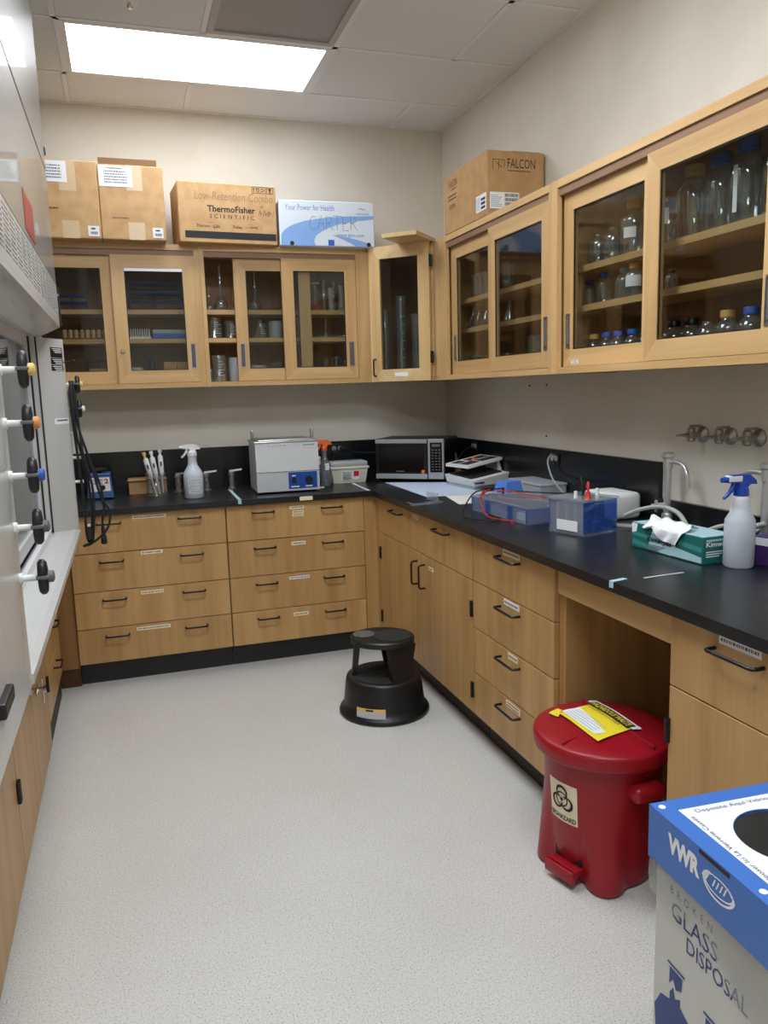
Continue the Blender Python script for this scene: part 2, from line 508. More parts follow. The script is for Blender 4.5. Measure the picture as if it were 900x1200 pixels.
# ================================================================== cabinet hardware
_pull = {}
def pull(parent, cx, y, cz, L, vertical=False, m='black_metal'):
    key = (L, vertical)
    if key not in _pull:
        h = L/2
        pts = [(-h, 0, 0), (-h, -.022, 0), (-h+.003, -.029, 0), (-h+.012, -.032, 0), (h-.012, -.032, 0), (h-.003, -.029, 0), (h, -.022, 0), (h, 0, 0)]
        if vertical: pts = [(0, b_, a_) for a_, b_, c_ in pts]
        _pull[key] = MB().tube(pts, .0048, 8).mesh('handle', 40)
    return link('handle', _pull[key], m, parent, (cx, y, cz))
def ink_rows(mb, x0, x1, z0, z1, y, rows=1, rnd=None):
    """rows of tiny dashes that stand for print too small to read in the photo"""
    rnd = rnd or random
    dz = (z1-z0)/rows
    for k in range(rows):
        zc = z0+dz*(k+.5); hh = min(dz*.22, .0035)
        x = x0
        while x < x1-.002:
            ww = rnd.uniform(.002, .008)
            mb.box(x, min(x+ww, x1), y-.0002, y+.0003, zc-hh, zc+hh)
            x += ww+rnd.uniform(.002, .004)
def label_strip(parent, cx, cz, w, h, y, m='label_cream', tilt=0.0, rows=1, inkm='ink_soft'):
    M = Matrix.Translation((cx, y, cz)) @ Matrix.Rotation(tilt, 4, 'Y')
    MB().box(-w/2, w/2, -.0012, 0, -h/2, h/2, M).build('label', m, parent)
    mb = MB(); ink_rows(mb, -w/2+.006, w/2-.006, -h/2+.001, h/2-.001, -.0014, rows)
    mb.v = [tuple(M @ Vector(p)) for p in mb.v]
    mb.build('print', inkm, parent)
def base_cab(name, label, org, rz, W, D, fronts, toe='toe_black', toe_in=.07, grp='base cabinets', end_l=True, end_r=True):
    t = thing(name, label, 'cabinet', org, rz, grp)
    c = MB().box(0, W, .0215, D, .12, .8825)
    c.build('carcass', 'base_z', t)
    MB().box(0, W, toe_in, toe_in+.02, 0, .12).build('toe_kick', toe, t)
    MB().box(.02, W-.02, toe_in+.02, D, 0, .12).build('plinth', 'toe_brown', t)
    for f in fronts:
        d = MB().box(f['x0']+.0018, f['x1']-.0018, 0, .02, f['z0']+.0018, f['z1']-.0018, r=.0015, seg=1).build(f['kind'], 'base_z', t)
        for hx, hz, vert, L in f.get('handles', []): pull(d, hx, 0, hz, L, vert)
        for lab in f.get('labels', []): label_strip(d, *lab[:4], 0.0, *lab[4:])
        for hx, hz in f.get('hinges', []):
            MB().cyl((hx, -.004, hz-.033), (hx, -.004, hz+.033), .0075, seg=10).build('hinge', 'black_metal', d, 40)
    return t
ZL = [.882, .690, .495, .305, .122]
YB, XR = -.686, -.712          # faces of the base cabinets on the back and right walls

# back wall, two four-drawer units
def drawers4(x0, x1, hx, labels, L=.112):
    out = []
    for k in range(4):
        z1, z0 = ZL[k], ZL[k+1]
        out.append(dict(kind='drawer', x0=x0, x1=x1, z0=z0, z1=z1, handles=[(x, z1-.043, False, L) for x in hx], labels=labels[k]))
    return out
W1 = 2.305-1.536
base_cab('base_cabinet', 'maple four-drawer base cabinet below the pipettes and white spray bottle', (-2.305, YB, 0), 0, W1, .66,
         drawers4(0, W1, (.192, .585), [[(.388, .872-.012, .165, .016)], [(.388, .676, .107, .018)], [(.377, .469, .112, .018)], [(.370, .281, .168, .018)]]))
W2 = 1.533-.785
base_cab('base_cabinet', 'maple four-drawer base cabinet below the grey water bath', (-1.533, YB, 0), 0, W2, .66,
         drawers4(0, W2, (.193, .565), [[(.375, .850, .08, .017), (.382, .826, .064, .015), (.380, .808, .062, .014)], [(.376, .655, .078, .020)], [(.372, .466, .112, .016, 'paper')], [(.372, .262, .084, .020)]]))
# filler between the two runs
t = thing('filler_panel', 'narrow maple filler panel in the inside corner of the base cabinets', 'panel', (-.747, YB, 0))
MB().box(-.0365, .036, .004, .03, .122, .8825).build('panel_board', 'base_z', t)
MB().box(.0345, .056, -.0585, .0035, .122, .8825).build('return_board', 'base_z', t)
MB().box(-.0365, .095, .072, .09, 0, .12).build('toe_kick', 'toe_black', t)
t = thing('filler_panel', 'brown wooden filler panel in the corner beside the fume hood base', 'panel', (-2.345, YB, 0))
MB().box(-.06, .038, .03, .06, .10, .8825).build('panel_board', 'filler_z', t)
MB().box(-.06, .038, .045, .06, 0, .10).build('toe_board', 'dark_toe', t)

# right wall
yA, yB_, yC, yD = -.745, -1.957, -2.597, -3.172
Wa = yA-yB_
fr = [dict(kind='drawer', x0=0, x1=Wa, z0=.688, z1=.882, handles=[(.30, .838, False, .15), (.905, .838, False, .15)], labels=[(.565, .852, .075, .016, 'paper')])]
mid = .63
fr.append(dict(kind='door', x0=0, x1=mid, z0=.122, z1=.688, handles=[(mid-.055, .585, True, .112)], hinges=[(.006, .575), (.006, .215)]))
fr.append(dict(kind='door', x0=mid, x1=Wa, z0=.122, z1=.688, handles=[(mid+.045, .585, True, .112)], hinges=[(Wa-.006, .570), (Wa-.006, .225)], labels=[(mid+.125, .637, .055, .018, 'label_cream')]))
base_cab('base_cabinet', 'maple base cabinet with wide drawer and two doors behind the step stool', (XR, yA, 0), -PI/2, Wa, .69, fr, toe='toe_brown')
Wb = yB_-.004-yC
fr = []
for k in range(4):
    z1, z0 = ZL[k], ZL[k+1]
    fr.append(dict(kind='drawer', x0=0, x1=Wb, z0=z0, z1=z1, handles=[(.325, z1-.043, False, .15)],
                   labels=[[(.335, z1-.022, .13, .024, 'label_cream', 0, 1)], [(.335, z1-.017, .12, .022, 'paper')], [(.345, z1-.020, .075, .024, 'label_cream')], [(.345, z1-.022, .11, .026, 'label_cream', 0, 2)]][k]))
base_cab('base_cabinet', 'maple four-drawer base cabinet between the step stool and red bin', (XR, yB_-.004, 0), -PI/2, Wb, .69, fr, toe='toe_brown')
# knee space apron
t = thing('knee_space_panel', 'maple apron and side panels of the open knee space behind the red bin', 'panel', (XR, yC, 0), -PI/2)
Wk = yC-yD
MB().box(.002, Wk-.002, .012, .032, .79, .8825).build('apron', 'base_x', t)
MB().box(.002, .018, .033, .68, .0, .8825).build('side_panel', 'base_z', t)
MB().box(Wk-.018, Wk-.002, .033, .68, .0, .8825).build('side_panel', 'base_z', t)
MB().box(.02, Wk-.02, .62, .64, .0, .8825).build('back_panel', 'filler_z', t)
Wc = .80
fr = [dict(kind='drawer', x0=0, x1=Wc, z0=.688, z1=.882, handles=[(.235, .836, False, .15)], labels=[(.238, .863, .13, .022, 'paper')]),
      dict(kind='door', x0=0, x1=Wc, z0=.122, z1=.688, hinges=[(.003, .565), (.003, .20)])]
base_cab('base_cabinet', 'maple base cabinet with one drawer over one door behind the disposal box', (XR, yD, 0), -PI/2, Wc, .69, fr, toe='toe_brown')

# ================================================================== worktop
OY, OX = -.712, -.742
wt = MB()
wt.prism([(-3.09, -.001), (-3.09, OY), (OX-.012, OY), (OX, OY-.012), (OX, -3.99), (-.001, -3.99), (-.001, -.001)], 'z', .884, .914)
wt = wt.build('countertop', 'epoxy')
tag(wt, 'black epoxy L-shaped laboratory countertop with raised backsplash', 'countertop')
MB().box(-3.09, -.001, -.021, -.001, .9145, 1.148).build('backsplash', 'epoxy_plain', wt)
MB().box(-.021, -.001, -2.205, -.0215, .9145, 1.148).build('backsplash', 'epoxy_plain', wt)
MB().box(-.021, -.001, -3.99, -2.206, .9145, 1.006).build('backsplash', 'epoxy_plain', wt)
rebase(wt, (-.9, -.6, .884))

# ================================================================== wall cabinets
ZB, HW = 1.502, .7505
def frame_door(t, x0, x1, z0, z1, y0, y1, st=.066, m=('maple_z', 'maple_x'), glass='pane'):
    d = MB()
    for (a, b_, ia, ib) in ((x0, x0+st, 0, 1), (x1, x1-st, 0, 1)):
        d.cur = 0
        d.prism([(a, z0), (b_, z0+st), (b_, z1-st), (a, z1)], 'y', y0, y1)
    d.cur = 1
    d.prism([(x0, z0), (x1, z0), (x1-st, z0+st), (x0+st, z0+st)], 'y', y0, y1)
    d.prism([(x0, z1), (x1, z1), (x1-st, z1-st), (x0+st, z1-st)], 'y', y0, y1)
    d = d.build('door', list(m), t)
    ym = (y0+y1)/2
    MB().box(x0+st-.004, x1-st+.004, ym-.002, ym+.002, z0+st-.004, z1-st+.004).build('glass_pane', glass, d)
    bead = MB()
    e = .004
    for (a, b_, c_, e_) in ((x0+st-.001, x0+st+e, z0+st, z1-st), (x1-st-e, x1-st+.001, z0+st, z1-st)):
        bead.box(a, b_, y0+.004, ym-.0025, c_, e_)
    bead.box(x0+st+e, x1-st-e, y0+.004, ym-.0025, z0+st-.001, z0+st+e); bead.box(x0+st+e, x1-st-e, y0+.004, ym-.0025, z1-st-e, z1-st+.001)
    bead.build('glazing_bead', 'black_plastic', d)
    return d
def recess_pull(d, cx, cz, y, L=.136, w=.028):
    f = MB()
    f.box(cx-w/2, cx-w/2+.004, y-.003, y+.002, cz-L/2, cz+L/2); f.box(cx+w/2-.004, cx+w/2, y-.003, y+.002, cz-L/2, cz+L/2)
    f.box(cx-w/2+.004, cx+w/2-.004, y-.003, y+.002, cz+L/2-.006, cz+L/2); f.box(cx-w/2+.004, cx+w/2-.004, y-.003, y+.002, cz-L/2, cz-L/2+.006)
    f.build('pull_rim', 'steel', d)
    g = MB().box(cx-w/2+.004, cx+w/2-.004, y-.0008, y+.001, cz-L/2+.006, cz+L/2-.006)
    g.lathe([(.0065, -.052), (.0065, .052)], 12, (cx, y-.001, cz))
    g.build('pull_cup', 'knob_grey', d, 40)
SH = ((.397, .421), (.243, .267))
def wall_cab(label, org, rz, W, D, sl, sr, doors, shelf_y=.088):
    """local x runs along the wall, y into it, front face at y=0; sl/sr: widths of the left and right stiles"""
    t = thing('wall_cabinet', label, 'cabinet', org, rz, 'glass-fronted wall cabinets')
    Dm = D-.002
    MB().box(0, .018, .020, Dm, 0, HW).build('side_panel', 'maple_z', t)
    MB().box(W-.018, W, .020, Dm, 0, HW).build('side_panel', 'maple_z', t)
    MB().box(.018, W-.018, .020, Dm, HW-.02, HW).build('top_panel', 'maple_x', t)
    MB().box(.018, W-.018, .020, Dm, .004, .025).build('bottom_panel', 'maple_x', t)
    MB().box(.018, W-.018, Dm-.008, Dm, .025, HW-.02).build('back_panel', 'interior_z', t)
    MB().box(0, sl, 0, .020, 0, HW).build('stile', 'maple_z', t)
    MB().box(W-sr, W, 0, .020, 0, HW).build('stile', 'maple_z', t)
    MB().box(sl, W-sr, 0, .020, HW-.030, HW).build('header_rail', 'maple_x', t)
    MB().box(sl, W-sr, .008, .058, HW-.060, HW-.0305).build('door_track', 'track_x', t)
    MB().box(sl, W-sr, 0, .055, 0, .026).build('bottom_rail', 'maple_x', t)
    for z0, z1 in SH: MB().box(.018, W-.018, shelf_y, Dm-.009, z0, z1).build('shelf', 'maple_x', t)
    for dd in doors:
        y0 = .004 if dd['track'] == 0 else .030
        d = frame_door(t, dd['x0'], dd['x1'], .028, HW-.058, y0, y0+.022)
        if 'pull' in dd: recess_pull(d, dd['pull'], .168, y0)
        if 'lock' in dd: MB().lathe([(.012, 0), (.012, .006), (.009, .012), (0, .012)], 16, M=Matrix.Translation((dd['lock'], y0, .196)) @ Matrix.Rotation(PI/2, 4, 'X')).build('lock', 'steel', d, 40)
        if 'label' in dd: label_strip(d, dd['label'], .045, .05, .016, y0, 'paper', rows=2)
        if dd.get('trim'): MB().box(dd['x0']+.067, dd['x1']-.067, y0+.002, y0+.006, HW-.058-.082, HW-.058-.067).build('edge_strip', 'alu_white', d)
    return t
YU, XU = -.327, -.312
# back left (behind the hood edge)
x0 = -2.46
wall_cab('maple glass-door wall cabinet with a lock, holding racks, left on back wall', (x0, YU, ZB), 0, -1.553-x0, -YU, .028, .029,
         [dict(x0=.02, x1=x0*-1-1.997, track=1), dict(x0=-2.010-x0, x1=-1.580-x0, track=0, pull=-1.614-x0, lock=-1.980-x0, trim=True)])
x0 = -1.552
wall_cab('maple glass-door wall cabinet with left door slid open, middle of back wall', (x0, YU, ZB), 0, -.596-x0, -YU, .022, .084,
         [dict(x0=-1.372-x0, x1=-.944-x0, track=1, pull=-1.342-x0), dict(x0=-1.110-x0, x1=-.682-x0, track=0, pull=-.718-x0)])
# right wall
y0 = -.676
wall_cab('maple glass-door wall cabinet under the tan carton on the right wall', (XU, y0, ZB), -PI/2, 1.876+y0, -XU, .10, .022,
         [dict(x0=-(-.78)+y0, x1=1.31+y0, track=1, pull=.822+y0), dict(x0=1.284+y0, x1=1.856+y0, track=0, pull=1.826+y0)])
y0 = -1.877
wall_cab('maple glass-door wall cabinet full of capped bottles, nearest on the right wall', (XU, y0, ZB), -PI/2, 3.115+y0, -XU, .045, .045,
         [dict(x0=1.924+y0, x1=2.50+y0, track=1, pull=1.958+y0, label=1.99+.02+y0), dict(x0=2.482+y0, x1=3.068+y0, track=0, pull=3.028+y0)])
# diagonal corner cabinet
t = thing('corner_cabinet', 'diagonal corner wall cabinet with hinged glass door between the wall cabinets', 'cabinet', (-.30, -.30, ZB))
o = Vector((-.30, -.30))
pl = [(-.595, -.002), (-.595, -.327), (-.5935, -.332), (-.318, -.607), (-.3125, -.675), (-.002, -.675), (-.002, -.002)]
loc = [(a+.3, b_+.3) for a, b_ in pl]
MB().prism(loc, 'z', 0, .022).build('bottom_panel', 'maple_x', t)
MB().prism(loc, 'z', HW-.02, HW).build('top_panel', 'maple_x', t)
MB().box(-.295, -.277, -.022, .298, .022, HW-.02).build('side_panel', 'maple_z', t)
MB().box(-.003, .298, -.375, -.357, .022, HW-.02).build('side_panel', 'maple_z', t)
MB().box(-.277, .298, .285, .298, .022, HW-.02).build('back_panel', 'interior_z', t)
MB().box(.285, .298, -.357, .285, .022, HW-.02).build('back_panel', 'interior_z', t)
MB().prism([(-.295, -.027), (-.2935, -.032), (-.262, -.0635), (-.262, -.02)], 'z', 0.0225, HW-.0205).build('stile', 'maple_z', t)
MB().prism([(-.045, -.28), (-.018, -.307), (-.0125, -.375), (.02, -.375), (.02, -.28)], 'z', 0.0225, HW-.0205).build('stile', 'pale_z', t)
D45 = Matrix.Translation((-.2985, -.0515, 0)) @ Matrix.Rotation(-PI/4, 4, 'Z')
dm = MB()
wd = .372; st = .068
def dpr(mb, poly): mb.prism(poly, 'y', -.024, -.002, D45)
for a, b_ in ((0, st), (wd, wd-st)): dpr(dm, [(a, .002), (b_, .002+st), (b_, .752-st), (a, .752)])
dm.cur = 1
dpr(dm, [(0, .002), (wd, .002), (wd-st, .002+st), (st, .002+st)]); dpr(dm, [(0, .752), (wd, .752), (wd-st, .752-st), (st, .752-st)])
d = dm.build('door', ['pale_z', 'pale_y'], t)
MB().box(st-.004, wd-st+.004, -.015, -.011, .066, .688, D45).build('glass_pane', 'pane', d)
for hz in (.65, .13): MB().box(wd+.001, wd+.016, -.026, -.006, hz-.033, hz+.033, D45, r=.003).build('hinge', 'black_metal', d)
MB().tube([tuple(D45 @ Vector(p)) for p in ((.03, -.024, .035), (.03, -.05, .037), (.03, -.054, .045), (.03, -.054, .12), (.03, -.05, .128), (.03, -.024, .130))], .0045, 8).build('handle', 'black_metal', d, 40)
mb = MB(); lb = MB()
lb.box(.15, .232, -.0256, -.024, .03, .050, D45); lb.build('label', 'white_print', d)
# a loose board on top of it
bd = MB()
bd.prism([(-.625, -.655), (-.480, -.790), (-.290, -.585), (-.43, -.45)], 'z', 2.2555, 2.276)
bd = bd.build('wooden_board', 'pale_y'); tag(bd, 'loose pale wooden board lying on top of the corner cabinet', 'board'); rebase(bd, (-.45, -.62, 2.2555))

# ================================================================== fume hood
hood = thing('fume_hood', 'tall grey fume hood with glass sash and louvred upper panel', 'fume hood')
hx, hn, hf = -2.215, -3.62, -1.33      # front plane, near and far end
MB().box(-3.08, hx, hn, hf, 2.334, 3.015, r=.004, seg=1).build('upper_panel', 'hood_panel', hood)
MB().box(-3.08, hx, hn, hf, 1.905, 2.328, r=.004, seg=1).build('access_panel', 'hood_panel', hood)
MB().box(-3.07, hx-.006, hn+.01, hf-.01, 2.328, 2.334).build('panel_seam', 'gasket', hood)
gr = MB()
gr.box(-3.08, hx-.012, hn, hf, 1.76, 1.905)
gr.build('grille_backing', 'slot_dark', hood)
g = MB()
rows = 10
zt, zb_ = 1.900, 1.785
g.box(hx-.012, hx, hn, hf, zt, 1.905); g.box(hx-.012, hx, hn, hf, 1.76, zb_)
cw = .115
yy = hf
while yy > hn:
    ya_, yb2 = yy, max(hn, yy-.018)
    g.box(hx-.012, hx, yb2, ya_, zb_, zt)
    yy -= cw
g.build('grille_frame', 'hood_grey', hood)
lv = MB()
dz = (zt-zb_)/rows
yy = hf-.018
while yy-.097 > hn:
    for k in range(rows):
        z = zb_+dz*k
        lv.box(hx-.0115, hx-.0005, yy-.0975, yy+.0005, z+dz*.45, z+dz)
    yy -= cw
tag(lv.build('louvres', 'hood_grey', hood), kind='stuff')
lp = MB()
lp.prism([(-3.08, 1.7595), (hx, 1.7595), (hx, 1.742), (-2.305, 1.700), (-3.08, 1.700)], 'y', hn, hf)
lp.build('header_lip', 'hood_grey', hood)
# corner posts
MB().prism([(hx, -1.235), (hx, -1.262), (-2.300, -1.405), (-2.36, -1.405), (-2.36, -1.235)], 'z', .905, 1.6995).build('post', 'hood_grey', hood)
MB().box(-2.325, -2.3005, -1.4245, -1.4055, .93, 1.6995).build('gasket_strip', 'gasket', hood)
MB().box(-2.345, -2.305, -1.462, -1.425, .93, 1.6995).build('sash_guide', 'hood_grey', hood)
MB().box(-2.36, -2.320, -1.480, -1.463, .93, 1.6995).build('gasket_strip', 'gasket', hood)
MB().prism([(hx, -3.10), (hx, hn), (-2.36, hn), (-2.36, -3.04), (-2.30, -3.04)], 'z', .885, 1.6995).build('post', 'hood_grey', hood)
# side walls, back, inner deck
MB().box(-3.08, -2.361, -1.27, -1.245, .915, 1.6995).build('side_wall', 'hood_grey', hood)
MB().box(-3.08, -2.361, hn, hn+.03, .915, 1.6995).build('side_wall', 'hood_grey', hood)
MB().box(-3.08, -3.05, hn+.03, -1.27, .915, 1.6995).build('back_wall', 'hood_inner', hood)
MB().box(-3.05, -2.347, hn+.03, -1.27, .9155, .93).build('work_deck', 'epoxy', hood)
# sash
sash = MB()
for ya_, yb2 in ((-1.525, -1.481), (-2.29, -2.25), (-3.035, -2.995)):
    sash.box(-2.350, -2.326, ya_, yb2, .97, 1.6995)
sash.box(-2.350, -2.326, -2.995, -1.525, .97, 1.01); sash.box(-2.350, -2.326, -2.995, -1.525, 1.66, 1.6995)
so = sash.build('sash', 'pale_grey', hood)
MB().box(-2.340, -2.336, -2.25, -1.525, 1.01, 1.66).build('glass_pane', 'hood_glass', so)
MB().box(-2.340, -2.336, -2.995, -2.29, 1.01, 1.66).build('glass_pane', 'hood_glass', so)
# sill
sl = MB()
sl.prism([(hx+.004, .885), (hx+.004, .905), (hx-.012, .914), (-2.295, .928), (-2.345, .928), (-2.345, .885)], 'y', -3.099, -1.236)
sl.build('sill', 'hood_grey', hood)
MB().box(-2.325, -2.305, -3.03, -1.41, .9285, .952, r=.004).build('track_strip', 'alu_white', hood)
MB().box(-3.08, -2.36, hn, -1.24, .8845, .915).build('deck_edge', 'epoxy_plain', hood)
# control knobs on both posts
BTN = ['knob_yellow', 'knob_orange', 'knob_blue', 'knob_grey', 'knob_grey']
for yy, far in ((-3.125, False), (-1.247, True)):
    for k in range(5):
        z = 1.518-.1015*k
        q = MB().cyl((hx-.002, yy, z), (hx+.034, yy, z), .0065, seg=12)
        if not far: q.cyl((hx-.002, yy, z), (hx+.006, yy, z), .011, seg=14)
        q = q.build('valve_rod', 'white_plastic' , hood, 40)
        if far and k in (2, 3, 4):
            continue
        kb = MB()
        M = Matrix.Translation((hx+.043, yy, z)) @ Matrix.Rotation(PI/2, 4, 'Y')
        kb.lathe([(.006, -.010), (.030, -.009), (.036, -.004), (.036, .003), (.030, .008), (.012, .010)], 28, M=M, sy=.52)
        kb.build('valve_knob', 'black_plastic', q, 50)
        MB().lathe([(.012, .009), (.012, .018), (.008, .021), (0, .021)], 18, M=M).build('button', BTN[k] if not far else ('knob_yellow' if k == 0 else 'white_plastic'), q, 40)
        MB().box(hx+.031, hx+.0545, yy-.0205, yy+.0205, z-.002, z+.005, r=.002).build('grip_band', 'knob_grey', q)
# placards and stickers
pc = MB()
c0 = Vector((hx, -1.262, 0)); c1 = Vector((-2.300, -1.405, 0))
def post_plate(a0, a1, z0, z1, off):
    d_ = (c1-c0); nrm = Vector((d_.y, -d_.x, 0)).normalized()
    if nrm.x < 0: nrm = -nrm
    p = c0+d_*a0+nrm*off; q = c0+d_*a1+nrm*off; nn = nrm*.0008
    b4 = [(p.x, p.y, z0), (q.x, q.y, z0), (q.x-nn.x, q.y-nn.y, z0), (p.x-nn.x, p.y-nn.y, z0)]
    return b4, [(a, b_, z1) for a, b_, c_ in b4]
for z0, z1 in ((1.625, 1.665), (1.598, 1.622), (1.572, 1.595)):
    MB().hexa(*post_plate(.06, .52, z0, z1, .0012)).build('placard', 'black_plastic', hood)
    k_ = MB()
    for j in range(3):
        zz = z1-.004-.007*j
        if zz-.003 > z0: k_.hexa(*post_plate(.10, .46-.05*j, zz-.003, zz, .0016))
    k_.build('print', 'paper', hood)
MB().hexa(*post_plate(.02, .60, 1.358, 1.382, .0012)).build('sticker', 'paper', hood)
k_ = MB(); k_.hexa(*post_plate(.08, .5, 1.370, 1.376, .0016)); k_.build('print', 'ink_grey', hood)
MB().cyl((hx+.001, -1.30, 1.605), (hx+.035, -1.30, 1.61), .0035, seg=8).build('lever', 'black_metal', hood, 40)
MB().lathe([(0, -.008), (.007, -.004), (.007, .004), (0, .008)], 12, (hx+.038, -1.30, 1.61)).build('lever_knob', 'black_plastic', hood, 40)
MB().box(hx+.0005, hx+.0015, -2.34, -2.09, 1.925, 2.035).build('red_patch', 'muted_red', hood)  # thin flat red rectangle on the access panel
MB().box(hx-.01, hx+.012, -3.50, -3.40, .968, .995, r=.004).build('corner_guard', 'black_plastic', hood)
for yy in (-1.33,):
    MB().box(hx-.02, hx+.004, yy, yy+.03, 2.40, 2.425, r=.003).build('latch', 'black_plastic', hood)
rebase(hood, (-2.65, -2.4, .885))
t = thing('controller_box', 'black wall-mounted monitor box with white label beside the fume hood', 'monitor', (-2.232, -1.20, 1.76))
MB().box(-.016, .016, -.02, .02, 0, .155, r=.003).build('housing', 'black_plastic', t)
MB().box(-.012, -.002, -.0215, -.0202, .09, .142).build('label', 'paper', t)
MB().cyl((.012, -.02, .12), (.012, -.03, .12), .006, seg=10).build('button', 'steel', t, 40)
MB().box(-.08, -.016, -.02, .0, .05, .10).build('bracket', 'black_metal', t)

# base cabinets under the hood (front faces the room)
def hoodcab(label, ya_, yb2, fronts): return base_cab('base_cabinet', label, (-2.385, ya_, 0), PI/2, yb2-ya_, .66, fronts, toe='toe_brown', toe_in=.012)
Wd = .66
hoodcab('maple drawer cabinet under the far end of the fume hood', -1.40, -1.40+Wd, [dict(kind='drawer', x0=0, x1=Wd, z0=ZL[k+1], z1=ZL[k], handles=[(.36, ZL[k]-.043, False, .112)]) for k in range(4)])
We = .94
hoodcab('maple two-door cabinet under the middle of the fume hood', -2.345, -2.345+We, [dict(kind='door', x0=0, x1=We/2, z0=.03, z1=.80, hinges=[(.006, .30)]), dict(kind='door', x0=We/2, x1=We, z0=.03, z1=.80, hinges=[(We-.006, .30)])])
hoodcab('maple two-door cabinet under the near end of the fume hood', -3.60, -2.35, [dict(kind='door', x0=0, x1=.62, z0=.03, z1=.80), dict(kind='door', x0=.62, x1=1.25, z0=.03, z1=.80, hinges=[(1.244, .30)])])
t = thing('gas_cock', 'chrome gas cock with two levers under the fume hood sill', 'valve', (-2.3845, -1.95, .47))
MB().lathe([(.016, 0), (.016, .01), (.008, .012), (.008, .045), (.014, .047), (.014, .06), (0, .06)], 14, M=Matrix.Rotation(PI/2, 4, 'Y')).build('valve_body', 'chrome', t, 40)
MB().box(.046, .052, -.006, .006, -.05, .04, r=.002).build('lever', 'chrome', t)
MB().cyl((.03, -.05, .0), (.03, .05, .0), .007, seg=10).build('outlet', 'chrome', t, 40)
# ================================================================== cartons on top of the wall cabinets
ZT = ZB+HW+.0005
def carton(name, label, org, rz, w, d, h, m, cat='box', top_gap=True):
    """origin: front left bottom corner; local x right, y back"""
    t = thing(name, label, cat, org, rz, 'cartons on the wall cabinets')
    MB().box(0, w, 0, d, 0, h, r=.004, seg=1).build('carton_body', m, t)
    return t
F = lambda a, b_, y=0.0: (a, y, b_)
fx, fy = (1, 0, 0), (0, 0, 1)
def front_rect(t, x0, x1, z0, z1, m, name, y=-.0008):
    return MB().box(x0, x1, y, y+.0006, z0, z1).build(name, m, t)
t = carton('cardboard_box', 'tan cardboard box on the cabinet, closest to the fume hood', (-2.355, -.415, ZT), 0, .318, .36, .372, 'cardboard')
front_rect(t, .135, .215, .225, .372, 'tape_tan', 'tape'); front_rect(t, .135, .215, 0, .085, 'tape_tan', 'tape')
lb = front_rect(t, .06, .175, .265, .365, 'paper', 'shipping_label', -.0018)
mb = MB(); ink_rows(mb, .075, .15, .28, .35, -.0024, 5); mb.build('print', 'ink_grey', lb)
lb = front_rect(t, .255, .308, .012, .062, 'paper', 'barcode_label', -.0018)
mb = MB()
for k in range(12): mb.box(.266+k*.0028, .266+k*.0028+.0009+.0008*(k % 3), -.0024, -.002, .022, .034)
mb.box(.27, .29, -.0024, -.002, .045, .052); mb.build('barcode', 'ink', lb)
mb = MB(); ink_rows(mb, .075, .125, .135, .15, -.0016, 1); mb.build('writing', 'ink_brown', t)
t = carton('cardboard_box', 'tan cardboard box with large white shipping label and raised rear flap', (-2.035, -.415, ZT), 0, .315, .36, .362, 'cardboard')
front_rect(t, .135, .212, .24, .362, 'tape_tan', 'tape'); front_rect(t, .13, .21, 0, .085, 'tape_tan', 'tape')
lb = front_rect(t, .004, .165, .255, .355, 'paper', 'shipping_label', -.0018)
mb = MB(); ink_rows(mb, .03, .14, .27, .335, -.0024, 5); mb.build('print', 'ink_grey', lb)
mb = MB(); ink_rows(mb, .045, .12, .338, .350, -.0024, 1); mb.build('print', 'ink', lb)
lb = front_rect(t, .248, .30, .012, .062, 'paper', 'barcode_label', -.0018)
mb = MB()
for k in range(12): mb.box(.258+k*.0028, .258+k*.0028+.0009+.0008*(k % 3), -.0024, -.002, .022, .034)
mb.box(.262, .284, -.0024, -.002, .045, .052); mb.build('barcode', 'ink', lb)
mb = MB(); ink_rows(mb, .055, .135, .10, .112, -.0016, 1); mb.build('writing', 'ink_brown', t)
MB().box(.006, .29, .035, .039, .360, .402).build('flap', 'cardboard_dark', t)

# ThermoFisher carton
t = carton('cardboard_box', 'wide brown carton with black lettering and black band, middle of back cabinets', (-1.652, -.408, ZT), math.radians(4), .522, .27, .305, 'cardboard')
front_rect(t, .028, .515, .022, .058, 'ink', 'black_band')
text('ThermoFisher', 'ink', t, (.150, 0, .158), fx, fy, w=.255, bold=.022)
text('SCIENTIFIC', 'ink', t, (.160, 0, .126), fx, fy, w=.238, h=.020, spacing=1.6)
text('Low-Retention Combo', 'ink_pencil', t, (.085, 0, .218), fx, fy, w=.42, h=.043, shear=.2)
mb = MB()
for q in range(9): mb.tube(spline([(.425+q*.009, -.0005, .150+.02*(q % 2)), (.43+q*.009, -.0005, .178-.014*(q % 3)), (.435+q*.009, -.0005, .152+.012*(q % 3))], 3), .0009, 4)
mb.build('handwriting', 'ink_brown', t)
for s_, x_, w_ in (('Thermo', .088, .07), ('Life', .180, .03), ('Fisher', .282, .05), ('Unity', .372, .045)): text(s_, 'ink', t, (x_, 0, .078), fx, fy, w=w_, h=.016)
mb = MB()
for k in range(3):
    a = .393+k*.040
    for (p, q, r_, s_) in ((a, a+.036, .264, .266), (a, a+.036, .296, .298), (a, a+.002, .264, .298), (a+.034, a+.036, .264, .298)): mb.box(p, q, -.0008, 0, r_, s_)
mb.box(.402, .405, -.0008, 0, .270, .288); mb.box(.418, .421, -.0008, 0, .270, .288)
mb.prism([(.398, .286), (.409, .286), (.4035, .293)], 'y', -.0008, 0); mb.prism([(.414, .286), (.425, .286), (.4195, .293)], 'y', -.0008, 0)
